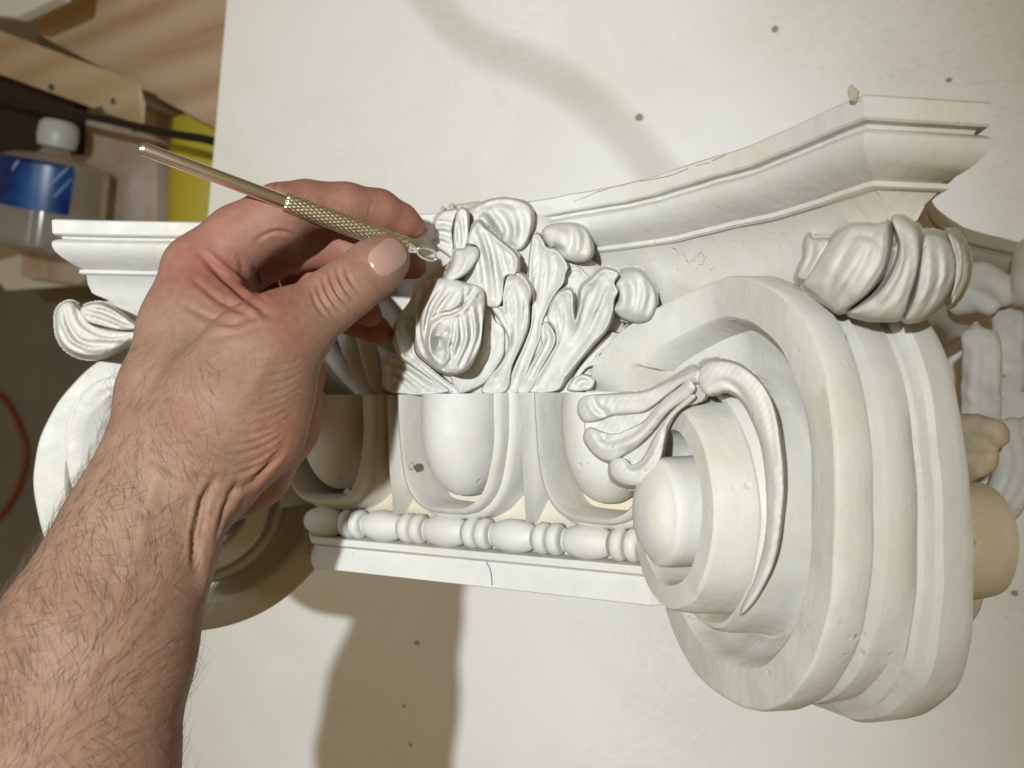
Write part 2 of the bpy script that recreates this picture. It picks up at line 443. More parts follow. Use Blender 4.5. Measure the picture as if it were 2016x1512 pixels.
def relief(name, outline, base, m, parent, grooves=(), dome=0.0, domer=40, lip=0.0, lipw=6, scoop=0.0, scw=22, wall=4.0, sink=.22, step=1.7, space='q', seed=1, grow=0.0):
    """one carved leaf: an outline with a crisp edge, a hollowed or domed face and veins. base(X, Y) gives its distance to the
    capital's axis plane (space 'q') or from the viewpoint (space 'd')"""
    ol = catmull_closed(outline); lo = ol.min(0) - 5 - grow; hi = ol.max(0) + 5 + grow
    xs = np.arange(lo[0], hi[0], step); ys = np.arange(lo[1], hi[1], step); X, Y = np.meshgrid(xs, ys, indexing='ij')
    D, _ = seg_dist(X, Y, np.vstack([ol, ol[:1]]))
    ins = np.zeros(X.shape, bool); n = len(ol)
    for i in range(n):
        (x1, y1), (x2, y2) = ol[i], ol[(i + 1) % n]
        if y1 == y2: continue
        c = ((y1 > Y) != (y2 > Y)) & (X < (x2 - x1) * (Y - y1) / (y2 - y1) + x1); ins ^= c
    D = np.where(ins, D, -D) + grow
    Dp = np.clip(D, 0, None)
    h = dome * np.sqrt(np.clip(1 - (1 - np.clip(Dp / domer, 0, 1)) ** 2, 0, 1))
    h = h + lip * np.exp(-((Dp - lipw) / (lipw * .8)) ** 2) - scoop * (1 - np.exp(-(Dp / scw) ** 2))
    for g in grooves:
        pl, w_, dep = g[:3]; q = [tuple(c[:2]) for c in spline([np.array([*c, 0.]) for c in pl], (len(pl) - 1) * 5)]
        d_, t_ = seg_dist(X, Y, q); tp = np.sin(np.clip(t_, .03, .97) * math.pi) ** .5
        h = h - dep * (np.exp(-(d_ / w_) ** 2) - .35 * np.exp(-((d_ - 2.1 * w_) / w_) ** 2)) * tp
    h = h + .003 * np.sin(X * .11 + seed) * np.sin(Y * .09 + seed * 2) + .0012 * np.sin(X * .43 + Y * .31 + seed)
    for _ in range(3):
        hp = np.pad(h, 1, mode='edge'); h = .4 * h + .15 * (hp[:-2, 1:-1] + hp[2:, 1:-1] + hp[1:-1, :-2] + hp[1:-1, 2:])
    s_ = np.clip((D + 1.2) / wall, 0, 1); s_ = s_ * s_ * (3 - 2 * s_)
    B = base(X, Y); hh = B + h * 1.0
    ray = CX * ((X[..., None] - 1008) / F_PX) - CY * ((Y[..., None] - 756) / F_PX) - CZ
    if space == 'q':
        hh = (B - sink) * (1 - s_) + (B + h) * s_
        V = CAM_POS + ray * ((QC + hh - CAM_POS[2]) / ray[..., 2])[..., None]
    else:
        hh = (B + sink) * (1 - s_) + (B - h) * s_
        V = CAM_POS + ray * hh[..., None]
    nx, ny = X.shape; I = np.arange(nx * ny).reshape(nx, ny); keep = D > -3.2
    k4 = keep[:-1, :-1] & keep[1:, :-1] & keep[1:, 1:] & keep[:-1, 1:]
    Q = np.stack([I[:-1, :-1][k4], I[1:, :-1][k4], I[1:, 1:][k4], I[:-1, 1:][k4]], 1)
    u, inv = np.unique(Q, return_inverse=True)
    o = part(name, V.reshape(-1, 3)[u], inv.reshape(-1, 4), m, parent)
    if sum(p.normal.dot(Vector(CZ)) for p in o.data.polygons) < 0: o.data.flip_normals()
    return o
def quad_fit(ctrl):
    c = np.array(ctrl, float); x, y = (c[:, 0] - c[:, 0].mean()) / 100, (c[:, 1] - c[:, 1].mean()) / 100
    full = len(c) >= 6
    A = np.stack([np.ones(len(c)), x, y] + ([x * x, x * y, y * y] if full else []), 1)
    if full: A = np.vstack([A, np.diag([0, 0, 0, .05, .05, .05])]); b = np.append(c[:, 2], np.zeros(6))
    else: b = c[:, 2]
    w_ = np.linalg.lstsq(A, b, rcond=None)[0]; mx, my = c[:, 0].mean(), c[:, 1].mean()
    def f(X, Y):
        x, y = (X - mx) / 100, (Y - my) / 100
        r = w_[0] + w_[1] * x + w_[2] * y
        if full: r = r + w_[3] * x * x + w_[4] * x * y + w_[5] * y * y
        return r
    return f

# ------------------------------------------------------------------ table and floor
TE0, TE1 = PZ(446, 0, 0), PZ(408, 430, 0)
dE = (TE1 - TE0); dE /= np.linalg.norm(dE)
nE = np.array([-dE[1], dE[0], 0.0]);  nE = nE if nE[0] > 0 else -nE
a0 = TE0 - dE * 8; a1 = TE0 + dE * 19
table = thing('work_table', 'white laminate work table under the capital, smudged and scuffed', 'table', (3, 0, -9.0))
top = box_quad([a0, a1, a1 + nE * 20, a0 + nE * 20], 0.25, M_BOARD, 'tabletop', table, 0.012)
M_LEG = mat('grey_table_leg', (0.25, 0.25, 0.25), 0.5)
for p in (a0 + dE * 1.5 + nE * 1.2, a1 - dE * 1.5 + nE * 1.2, a0 + dE * 1.5 + nE * 18, a1 - dE * 1.5 + nE * 18):
    q = [p + np.array([sx * .3, sy * .3, -0.26]) for sx, sy in ((-1, -1), (1, -1), (1, 1), (-1, 1))]
    box_quad(q, 8.74, M_LEG, 'leg', table, 0.01)

def m_floor():
    m = mat('concrete', (0.17, 0.16, 0.145), 0.7); t = NT(m)
    c = t.mix(t.noise(5, 6, 0.65), (0.15, 0.142, 0.125), (0.27, 0.25, 0.225)); t.link(c, t.b.inputs['Base Color'])
    return m
fl = mesh_obj('floor', [(-60, -60, -9), (60, -60, -9), (60, 60, -9), (-60, 60, -9)], [(0, 1, 2, 3)], m_floor(), smooth=False)
tag(fl, kind='structure')

# ------------------------------------------------------------------ the capital
cap = thing('column_capital', 'large white plaster column capital with scrolls, eggs and acanthus lying on the white table', 'column capital', (0, 0, 0))
QC = 2.56                                     # axis height of the capital above the table
def W(x, y, q): return np.array([x, y, QC + q])
PQ = lambda px, py, q: PZ(px, py, QC + q)

def plan():
    pts = []
    H, A = 2.56, 2.2
    def side(sag, flip):
        out = []
        for i in range(41):
            t = -1 + 2 * i / 40
            out.append((t * A, H - sag * (1 - abs(t) ** 2.1)))
        return out
    fr = side(1.06, 0)                      # front, left to right
    pts += [np.array([x, q]) for x, q in fr]
    pts += [np.array([q, -x]) for x, q in side(0.5, 0)]       # right side
    pts += [np.array([-x, -q]) for x, q in side(1.06, 0)]
    pts += [np.array([-q, x]) for x, q in side(1.06, 0)]
    return pts
PLAN = plan()
def offset(pl, off):
    n = len(pl); out = []
    for i in range(n):
        a, b, c = pl[i - 1], pl[i], pl[(i + 1) % n]
        e1 = (b - a) / np.linalg.norm(b - a); e2 = (c - b) / np.linalg.norm(c - b)
        n1 = np.array([e1[1], -e1[0]]); n2 = np.array([e2[1], -e2[0]])   # inward (clockwise order)
        m = n1 + n2; m /= (1 + n1 @ n2)
        out.append(b + m * off)
    return out
def ring_loft(pl, prof, name, m, parent, capends=True, sharp=30, rmax=None):
    V, Fc = [], []; n = len(pl)
    for y, off in prof:
        for p in offset(pl, off):
            if rmax:
                R_ = rmax(y); r_ = float(np.hypot(*p)); p = p * (min(1, (R_ - .15 + .15 * math.tanh((r_ - R_ + .15) / .15)) / r_) if r_ > R_ - .15 else 1)
            V.append(W(p[0], y, p[1]))
    for j in range(len(prof) - 1):
        for i in range(n):
            i2 = (i + 1) % n
            Fc.append((j * n + i, j * n + i2, (j + 1) * n + i2, (j + 1) * n + i))
    if capends:
        Fc.append(tuple(range(n))); Fc.append(tuple(range((len(prof) - 1) * n, len(prof) * n))[::-1])
    return part(name, V, Fc, m, parent, True, sharp)
ab_prof = [(1.0, .014), (.990, 0), (.92, .003), (.912, .012), (.908, .045), (.895, .05), (.888, .03), (.88, .012), (.865, .0), (.845, .002), (.82, .014), (.79, .045),
           (.765, .085), (.745, .125), (.735, .145), (.732, .125), (.714, .122), (.706, .135)]
ring_loft(PLAN, ab_prof, 'abacus', M_PL, cap)
bell_prof = [(.712, .13), (.705, .155), (.66, .195), (.61, .215), (.54, .235), (.46, .25), (.36, .28), (.2, .33), (-.02, .36)]
ring_loft(PLAN, bell_prof, 'bell', M_PLB, cap, rmax=lambda y: np.interp(y, [-.05, .2, .45, .6, .7], [1.9, 2.2, 2.75, 3.2, 3.6]))

# lower octagonal part
def octa(a, b):
    return [np.array(p) for p in ((-b, a), (b, a), (a, b), (a, -b), (b, -a), (-b, -a), (-a, -b), (-a, b))]
OCT = octa(1.72, 1.04)
base_prof = [(-.0, .26), (-.48, .26), (-.56, .20), (-.60, .20), (-.65, .17), (-.68, .13), (-.80, .10), (-.81, .0), (-.845, -.004), (-.852, .02), (-.865, .035), (-.90, .03), (-.94, .012), (-.985, 0.0), (-.99, .012)]
ring_loft(OCT, base_prof, 'base_moulding', M_PL, cap)
ring_loft(OCT, [(-.50, .235), (-.56, .19), (-.60, .18), (-.65, .15), (-.675, .12)], 'frieze', M_PLY, cap, capends=False)

def copy_rot(o, ang):
    c = o.copy(); COL.objects.link(c); c.parent = o.parent
    c.matrix_local = Matrix.Translation((0, 0, QC * U)) @ Matrix.Rotation(ang, 4, 'Y') @ Matrix.Translation((0, 0, -QC * U)) @ o.matrix_local
    return c

# eggs, shells, darts, beads on the front, copied to the two sides
def egg_at(x0):
    V, Fc = [], []; nu, nv = 40, 26
    for j in range(nv + 1):
        f = j / nv; y = -0.0 - 0.545 * (1 - math.cos(f * math.pi / 2)) ** 0.9 if j else 0
        y = -0.535 * math.sin(f * math.pi / 2)
        yy = (y + 0.11) / (0.435 if y < -0.11 else 0.30)
        r = max(0, 1 - abs(yy) ** 2.5) ** (1 / 2.1) if j < nv else 0.0
        for i in range(nu):
            a = 2 * math.pi * i / nu
            V.append(W(x0 + 0.218 * r * math.cos(a), y, 1.58 + 0.29 * r * math.sin(a)))
    for j in range(nv):
        for i in range(nu):
            Fc.append((j * nu + i, j * nu + (i + 1) % nu, (j + 1) * nu + (i + 1) % nu, (j + 1) * nu + i))
    Fc.append(tuple(range(nu)))
    return part('egg', V, Fc, M_PL, cap, True, 50)
def shell_at(x0):
    prof = [(0, 1.40), (.006, 1.76), (.018, 1.79), (.036, 1.775), (.046, 1.755), (.05, 1.70), (.068, 1.69), (.082, 1.665), (.086, 1.60), (.12, 1.42)]
    V, Fc = [], []; n = 44
    pa = []
    for i in range(n + 1):
        a = math.pi * i / n
        cx, sy = math.cos(a), math.sin(a)
        pa.append(np.array([-0.282 * math.copysign(abs(cx) ** 0.55, cx), -0.575 * abs(sy) ** 0.75]))
    for i in range(n + 1):
        t = pa[min(i + 1, n)] - pa[max(i - 1, 0)]; t /= np.linalg.norm(t); nr = np.array([t[1], -t[0]]) 
        for off, q in prof:
            w_ = 1.0 + 0.5 * (pa[i][1] > -0.5)
            p = pa[i] + (nr if True else 0) * off * 1.0
            V.append(W(x0 + p[0], min(0.0, p[1]), q))
    m = len(prof)
    for i in range(n):
        for j in range(m - 1): Fc.append((i * m + j, (i + 1) * m + j, (i + 1) * m + j + 1, i * m + j + 1))
    return part('egg_shell', V, Fc, M_PL, cap, True, 45)
def dart_at(x0, xw=0.062):
    prof = [(-1, 1.40), (-.9, 1.62), (-.45, 1.66), (-.12, 1.71), (0, 1.735), (.12, 1.71), (.45, 1.66), (.9, 1.62), (1, 1.40)]
    V, Fc = [], []; n = 20; m = len(prof)
    for i in range(n + 1):
        t = i / n; y = -0.66 * t; wd = xw * (1.0 + 0.1 * math.sin(t * 3)) * (1 if t < .75 else max(0.03, (1 - t) / .25))
        for a, q in prof: V.append(W(x0 + a * wd, y, q - 0.05 * t ** 2))
    for i in range(n):
        for j in range(m - 1): Fc.append((i * m + j, (i + 1) * m + j, (i + 1) * m + j + 1, i * m + j + 1))
    return part('dart', V, Fc, M_PL, cap, True, 60)
front_bits = []
for k in (-1, 0, 1):
    front_bits += [egg_at(.84 * k - .065), shell_at(.84 * k - .06)]
for k in (-1.5, -.5, .5, 1.5): front_bits.append(dart_at(.84 * k - .06))
def lathe_x(x0, prof, name, y0=-.725, q0=1.665):
    V, Fc = [], []; nu = 28
    for x, r in prof:
        for i in range(nu):
            a = 2 * math.pi * i / nu; V.append(W(x0 + x, y0 + r * math.cos(a), q0 + r * math.sin(a)))
    for j in range(len(prof) - 1):
        for i in range(nu): Fc.append((j * nu + i, j * nu + (i + 1) % nu, (j + 1) * nu + (i + 1) % nu, (j + 1) * nu + i))
    Fc.append(tuple(range(nu))); Fc.append(tuple(range(len(prof) * nu - nu, len(prof) * nu)))
    return part(name, V, Fc, M_PL, cap, True, 60)
barrel = [(-.125, .03), (-.122, .060)] + [(-.118 + .236 * i / 12, .055 + .032 * math.sin(math.pi * i / 12) ** .7) for i in range(13)] + [(.122, .06), (.125, .03)]
reel = [(-.032, .03), (-.031, .06), (-.026, .073), (-.012, .081), (.012, .081), (.026, .073), (.031, .06), (.032, .03)]
for k in range(-2, 3):
    xc = -.145 + .42 * k
    if abs(xc) < 1.02: front_bits.append(lathe_x(xc, barrel, 'bead'))
    for dx in (.17, .245):
        if abs(xc + dx) < 1.05: front_bits.append(lathe_x(xc + dx, reel, 'reel'))
for o in front_bits:
    copy_rot(o, math.pi / 2)

# volutes
def volute(hx, kx, shift, rear_dh, m, dy=0.0, square=True):
    """hx,kx: unit vectors (x,q) of the radial and outward-face directions"""
    hx = np.array(hx); kx = np.array(kx); sh = np.array(shift)
    hc, yc, R = 2.28, -0.42, 0.915
    def pos(h, y, k):
        p = hx * h + kx * k + sh; return W(p[0], y + dy, p[1])
    def flare(h, y):
        a = np.clip((2.25 - h) / 0.95, 0, 1); b = np.clip((y + 0.35) / 0.5, 0, 1)
        return 0.42 * a * a * (3 - 2 * a) * b * b * (3 - 2 * b)
    # profile: (R, K, ramp amount, rear flag)
    fr = [(.0, .30), (.20, .30), (.27, .30), (.305, .315), (.318, .345), (.325, .455), (.335, .472), (.43, .468), (.442, .455), (.456, .40), (.46, .325),
          (.466, .285), (.480, .300), (.50, .318), (.52, .318), (.536, .295), (.543, .26), (.548, .16), (.56, .115), (.585, .10), (.63, .10), (.67, .118), (.70, .15), (.72, .195), (.735, .232),
          (.75, .245), (.80, .248), (.90, .245), (.909, .240), (.915, .228)]
    sp = [(.917, .13), (.910, .112), (.87, .095), (.858, .078), (.878, .066), (.898, .05), (.906, .01), (.902, -.03), (.88, -.062), (.86, -.078), (.868, -.095), (.908, -.108), (.922, -.13), (.92, -.2)]
    rr = [(r, -k) for r, k in reversed(fr)]
    prof = [(r, k, 0) for r, k in fr] + [(r, k, 1) for r, k in sp] + [(r, k, 2) for r, k in rr]
    nT = 160; V, Fc = [], []
    for r, k, f in prof:
        for i in range(nT):
            th = 2 * math.pi * i / nT
            # spiral drift
            turn = ((th - 2.3) % (2 * math.pi)) / (2 * math.pi)      # 0 at upper left ... 1
            cw = 1 - turn                                           # grows clockwise from upper left
            rr_ = r
            if .44 < r < .70 and f != 1: rr_ = r * (1 + .05 * (0.5 - cw))
            if .70 <= r < .78 and f != 1: rr_ = r * (1 + .035 * (cw - .5))
            kk = k
            if f == 0 and .45 < r < .545: kk = k + .07 * (0.5 - cw) 
            h = hc + rr_ * math.cos(th); y = yc + rr_ * math.sin(th) - (.08 * min(1, max(0, (.66 - r) / .1)))
            sq = 1.0
            if square and math.cos(th) > 0 and r > .60:
                n_ = 2.9 if (f and k < -.05) else 2.6
                sq = 1 + ((abs(math.cos(th)) ** n_ + abs(math.sin(th)) ** n_) ** (-1 / n_) - 1) * min(1, (r - .60) / .14)
                y = yc + (y - yc) * (1 + (sq - 1) * .55)
            if f == 0: kk += flare(h, y)
            wob = 1 + .006 * math.sin(3 * th + 1) + .004 * math.sin(7 * th)
            h = hc + rr_ * wob * math.cos(th) * sq
            if f == 2:
                h += (.19 if rear_dh else 0) * np.clip((.60 - r) / .04, 0, 1); y -= .08 * (1 if rear_dh else 0) * np.clip((.60 - r) / .04, 0, 1)
                if .44 < r < .60: kk = kk * (1.0 if r < .56 else 1.0)
                kk += flare(h, y) * -1
            if kk < -.05 and f: y -= .07 * np.clip((-y - .6) / .7, 0, 1)
            fl_ = 1.0
            if kk < 0 : fl_ = 1 + .42 * np.clip((-.2 - y) / 1.1, 0, 1)
            else: fl_ = 1 + .12 * np.clip((-.2 - y) / 1.1, 0, 1)
            V.append(pos(h, y, kk * fl_ * 1.06))
    for j in range(len(prof) - 1):
        for i in range(nT): Fc.append((j * nT + i, j * nT + (i + 1) % nT, (j + 1) * nT + (i + 1) % nT, (j + 1) * nT + i))
    body = part('volute', V, Fc, m, cap, True, 27)
    if rear_dh:
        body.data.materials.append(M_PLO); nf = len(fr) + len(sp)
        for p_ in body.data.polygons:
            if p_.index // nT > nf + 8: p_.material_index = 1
    # eyes
    for sg, dh in ((1, 0), (-1, rear_dh + (.06 if rear_dh else 0))):
        V, Fc = [], []; nU = 48
        ep = [(.25, .27), (.242, .31), (.238, .50), (.236, .535), (.228, .552), (.216, .558), (.206, .562), (.19, .580), (.15, .608), (.10, .625), (.05, .633), (.0, .635)]
        if sg < 0: ep = [(.25, .27), (.242, .31), (.238, .56), (.232, .60), (.21, .605), (.20, .62), (.17, .645), (.1, .66), (.0, .665)]
        for r, k in ep:
            for i in range(nU):
                th = 2 * math.pi * i / nU
                V.append(pos(hc + dh + r * math.cos(th), yc - (.10 if sg > 0 else .19) + r * math.sin(th), sg * k * 1.04))
        for j in range(len(ep) - 1):
            for i in range(nU): Fc.append((j * nU + i, j * nU + (i + 1) % nU, (j + 1) * nU + (i + 1) % nU, (j + 1) * nU + i))
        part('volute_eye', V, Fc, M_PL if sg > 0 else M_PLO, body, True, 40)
    return body, pos
r2 = math.sqrt(.5)
VOL = {}
VOL['fr'] = volute((r2, r2), (-r2, r2), (0, 0), .46, M_PLV)
VOL['fl'] = volute((-r2, r2), (r2, r2), (-.48, .0), .0, M_PLV, -.09, False)
VOL['bl'] = volute((-r2, -r2), (-r2, r2), (0, .03), .0, M_PLV)

# corner leaves under the horns, palmettes on the scrolls
leafd = quad_fit([(1580, 545, 3.80), (1625, 540, 3.66), (1665, 530, 3.57), (1720, 530, 3.50), (1790, 530, 3.44), (1850, 530, 3.47), (1900, 520, 3.58), (1700, 450, 3.62), (1785, 440, 3.54), (1850, 460, 3.56), (1660, 610, 3.66), (1770, 625, 3.53), (1830, 620, 3.56)])
CLV = []
def cleaf(ol, gr, dz=0.0, **kw):
    CLV.append(relief('corner_leaf', ol, lambda X, Y: leafd(X, Y) + dz, M_PLV, cap, gr, space='d', **{**dict(sink=.15, step=1.8, wall=10, dome=.075, domer=38, grow=4.0), **kw}))
cleaf([(1592, 458), (1600, 470), (1634, 472), (1624, 500), (1606, 530), (1590, 556), (1566, 548), (1572, 525), (1581, 505), (1582, 478)], [([(1602, 476), (1598, 505), (1580, 545)], 5, .012)], .03, dome=.05, domer=18, sink=.2)
cleaf([(1905, 500), (1908, 530), (1902, 560), (1886, 588), (1868, 604), (1872, 570), (1884, 530), (1886, 490), (1896, 478)], [], .05, dome=.05, domer=18, sink=.2)
cleaf([(1677, 443), (1700, 440), (1728, 441), (1751, 437), (1756, 470), (1751, 504), (1738, 539), (1708, 578), (1676, 604), (1650, 616), (1628, 603), (1600, 582), (1579, 562), (1597, 530), (1616, 497), (1634, 474), (1652, 455)],
      [([(1690, 450), (1664, 500), (1636, 556), (1618, 588)], 8, .014), ([(1722, 450), (1706, 505), (1674, 558), (1644, 600)], 8, .018), ([(1680, 470), (1690, 462), (1722, 466), (1735, 480)], 6, .010), ([(1742, 450), (1738, 500), (1715, 545), (1680, 590)], 5, -.010)], 0.0, dome=.10, domer=60)
cleaf([(1756, 430), (1775, 424), (1795, 436), (1811, 452), (1814, 490), (1808, 530), (1792, 580), (1776, 624), (1740, 630), (1700, 628), (1668, 618), (1690, 600), (1722, 576), (1746, 548), (1764, 512), (1771, 474)],
      [([(1778, 440), (1792, 470), (1788, 520), (1762, 575), (1720, 612)], 6, .012), ([(1764, 440), (1780, 490), (1768, 540), (1730, 588)], 4, -.012), ([(1800, 470), (1798, 530), (1778, 590)], 5, .010)], -.005, dome=.075, domer=30)
cleaf([(1819, 463), (1836, 458), (1860, 466), (1878, 490), (1884, 530), (1870, 572), (1846, 606), (1812, 630), (1778, 630), (1791, 596), (1803, 556), (1812, 510)],
      [([(1842, 470), (1850, 520), (1840, 570), (1812, 615)], 7, .016), ([(1866, 490), (1868, 540), (1846, 590)], 5, .012), ([(1828, 480), (1830, 530), (1816, 590)], 5, -.006)], 0.0, dome=.09, domer=36)
cleaf([(1864, 460), (1878, 458), (1893, 476), (1899, 505), (1896, 545), (1880, 580), (1866, 590), (1876, 555), (1880, 515), (1872, 485)], [([(1878, 470), (1888, 505), (1884, 550)], 4, .010)], .02, dome=.05, domer=16)
cl0 = sdf_obj('corner_leaf', [('e', P(1745, 535, 3.86), (.18, .16, .17)), ('c', [(P(1690, 575, 3.84), .08), (P(1770, 580, 3.74), .09), (P(1830, 575, 3.76), .07)], .03)], M_PLV, cap, h=.014); CLV.append(cl0)
def mirror_copy(o, dx, name=None):
    me = o.data.copy(); me.transform(Matrix.Translation((dx * U, 0, 0)) @ Matrix.Scale(-1, 4, (1, 0, 0))); me.flip_normals()
    c = bpy.data.objects.new(name or o.name, me); COL.objects.link(c); c.parent = o.parent; c['org'] = [0, 0, 0]
    return c
mirror_copy(cl0, -.05)
lleaf = lambda ol, gr, d_, **kw: relief('corner_leaf', ol, lambda X, Y: d_ + 0 * X, M_PLV, cap, gr, space='d', **{**dict(sink=.35, step=1.3, wall=7, dome=.10, domer=26, grow=1), **kw})
lleaf([(109, 642), (111, 612), (126, 595), (146, 594), (164, 612), (184, 636), (220, 646), (262, 650), (330, 640), (330, 680), (268, 674), (228, 692), (196, 704), (160, 703), (132, 690), (115, 668)],
      [([(128, 606), (138, 646), (168, 676), (240, 676)], 5, .03), ([(117, 640), (134, 676), (172, 694)], 4, .025), ([(150, 606), (166, 640), (210, 662), (260, 662)], 4, .02)], 5.66)
lleaf([(156, 614), (168, 599), (200, 595), (230, 608), (258, 630), (286, 650), (240, 654), (202, 646), (172, 636)], [([(176, 608), (210, 616), (256, 640)], 4, .03), ([(172, 622), (205, 634), (240, 646)], 3, .02)], 5.60, dome=.08, domer=16)

Z7 = lambda *p: [(1120 + a / 5.215, 690 + b / 5.215) for a, b in p]
pald = quad_fit([(1140, 805, 4.70), (1165, 875, 4.64), (1215, 930, 4.56), (1230, 800, 4.55), (1250, 870, 4.50), (1290, 820, 4.40), (1290, 900, 4.42), (1340, 770, 4.22), (1375, 740, 4.12), (1385, 785, 4.14), (1340, 830, 4.26)])
PAL = []
def pleaf(ol, gr, dz=0.0, nm='palmette', d=pald, **kw):
    PAL.append(relief(nm, ol, lambda X, Y: d(X, Y) + dz, M_PL, VOL['fr'][0], gr, space='d', **{**dict(sink=.20, step=1.6, wall=7, dome=.05, domer=22, grow=4.5), **kw}))
# web under the three fingers
pleaf(Z7((150, 480), (420, 450), (700, 440), (930, 380), (1150, 250), (1330, 190), (1400, 480), (1150, 600), (1030, 740), (960, 1000), (820, 1360), (600, 1340), (420, 1150), (200, 1000), (150, 740)), [], .015, dome=.02, domer=40, scoop=.02)
pleaf(Z7((85, 600), (110, 500), (200, 455), (330, 450), (520, 450), (700, 445), (850, 410), (980, 350), (1150, 260), (1340, 190), (1350, 330), (1180, 330), (1050, 440), (900, 560), (760, 640), (600, 660), (440, 665), (300, 715), (180, 735), (110, 680)),
      [(Z7((250, 480), (300, 590), (380, 650)), 6, .035), (Z7((400, 560), (650, 560), (850, 500), (1050, 370)), 9, .012), (Z7((350, 470), (360, 560), (370, 640)), 6, .012)], -.005, dome=.075, domer=24)
pleaf(Z7((150, 900), (170, 810), (230, 790), (330, 830), (450, 860), (600, 820), (760, 740), (900, 600), (1010, 480), (1100, 400), (1230, 300), (1300, 400), (1120, 560), (980, 700), (850, 850), (700, 990), (560, 1080), (420, 1140), (290, 1090), (200, 1000)),
      [(Z7((320, 850), (400, 930), (560, 900), (700, 830), (860, 680)), 7, .022), (Z7((340, 880), (370, 920)), 9, .03), (Z7((450, 1020), (650, 940), (820, 780), (1000, 600), (1150, 450)), 8, -.010)], -.02, dome=.085, domer=28)
pleaf(Z7((410, 1180), (450, 1120), (560, 1110), (640, 1180), (720, 1150), (800, 1050), (880, 900), (980, 740), (1090, 600), (1240, 450), (1300, 480), (1120, 640), (1020, 800), (980, 950), (940, 1120), (880, 1220), (790, 1360), (660, 1400), (520, 1370), (430, 1290)),
      [(Z7((600, 1160), (660, 1200), (760, 1140), (860, 980), (960, 800)), 6, .026), (Z7((780, 1300), (880, 1120), (960, 920), (1040, 740)), 7, .012)], -.03, dome=.085, domer=26)
curld = quad_fit([(1385, 745, 4.06), (1400, 720, 4.02), (1440, 730, 3.94), (1480, 765, 3.86), (1505, 820, 3.80), (1522, 900, 3.77), (1526, 980, 3.77), (1515, 1060, 3.80), (1495, 1130, 3.86), (1465, 1195, 3.95)])
pleaf([(1375, 742), (1378, 726), (1391, 713), (1411, 709), (1436, 713), (1462, 724), (1491, 747), (1515, 782), (1532, 832), (1542, 900), (1543, 970), (1535, 1050), (1518, 1118), (1490, 1178), (1464, 1208), (1462, 1196), (1484, 1146), (1502, 1078), (1509, 1000), (1507, 930), (1499, 872), (1482, 822), (1460, 786), (1434, 770), (1412, 774), (1392, 776), (1380, 762)],
      [([(1400, 760), (1425, 752), (1455, 770), (1480, 810)], 6, .018), ([(1470, 735), (1500, 775), (1520, 840), (1528, 920)], 7, .010)], 0.0, 'scroll_curl', curld, dome=.075, domer=26, sink=.30, wall=7)
for o_ in PAL:
    me_ = o_.data.copy(); me_.transform(Matrix.Translation((-.40 * U, 0, 0)) @ Matrix.Scale(-1, 4, (1, 0, 0))); me_.flip_normals()
    c_ = bpy.data.objects.new(o_.name.split('.')[0], me_); COL.objects.link(c_); c_.parent = VOL['fl'][0]; c_['org'] = [0, 0, 0]

# acanthus ornament in the middle of the front
def rib(*pts, k=.012): return ('c', [(PQ(a, b, q), r) for a, b, q, r in pts], k)
def ball(px, py, q, r, k=.015): return ('e', PQ(px, py, q), r, k)
orn = []
Z3 = lambda *p: [(740 + a / 3.36, 380 + b / 3.36) for a, b in p]
def oleaf(ol, gr, q, nm='acanthus_leaf', **kw):
    f = q if callable(q) else quad_fit(q) if hasattr(q, '__len__') else (lambda X, Y: q + 0 * X)
    orn.append(relief(nm, Z3(*ol), f, M_PL, cap, [(Z3(*g[0]), g[1], g[2] * 1.35) for g in gr], seed=len(orn), **{**dict(sink=.11, step=1.6, wall=6, dome=.035, domer=16, lip=.012, lipw=5, scoop=.022, scw=18, grow=3.0), **kw}))
up = lambda a, b: (lambda X, Y: a + (b - a) * np.clip((776 - Y) / 250, 0, 1.2))
# low background lobes first
oleaf([(1230, 560), (1260, 520), (1290, 495), (1350, 495), (1400, 540), (1440, 560), (1400, 640), (1350, 720), (1290, 760), (1220, 700)], [([(1330, 520), (1300, 600), (1270, 680)], 5, .012)], 1.56)
oleaf([(1360, 1130), (1450, 1020), (1530, 940), (1560, 920), (1640, 930), (1665, 890), (1700, 880), (1740, 910), (1700, 980), (1640, 1030), (1580, 1060), (1520, 1055), (1480, 1072), (1500, 1100), (1530, 1110), (1480, 1140), (1400, 1160), (1340, 1220), (1290, 1240)],
      [([(1680, 910), (1620, 980), (1520, 1030), (1400, 1120)], 5, .010), ([(1580, 940), (1500, 1010), (1420, 1080)], 5, .012)], 1.52)
oleaf([(1265, 1312), (1285, 1250), (1320, 1218), (1370, 1205), (1430, 1225), (1442, 1255), (1400, 1312)], [([(1320, 1290), (1350, 1250), (1410, 1245)], 5, .02)], 1.54, dome=.06, domer=14, lip=0)
# tall middle leaf
oleaf([(1040, 290), (1075, 278), (1108, 320), (1130, 365), (1190, 378), (1240, 430), (1268, 490), (1250, 540), (1240, 600), (1180, 690), (1130, 790), (1102, 860), (1090, 960), (1050, 1060), (1000, 1200), (945, 1318), (850, 1318), (920, 1150), (990, 980), (1026, 850), (1030, 700), (1008, 600), (1006, 480), (1020, 380)],
      [([(1065, 320), (1070, 500), (1055, 700), (1045, 880), (980, 1100), (915, 1290)], 6, .024), ([(1115, 390), (1125, 550), (1095, 750), (1065, 950), (1010, 1140)], 6, .022), ([(1180, 420), (1185, 540), (1140, 700), (1110, 820)], 6, .020), ([(1225, 470), (1222, 560), (1180, 650)], 5, .012), ([(1040, 360), (1035, 500), (1045, 640)], 4, .010)], up(1.60, 1.68))
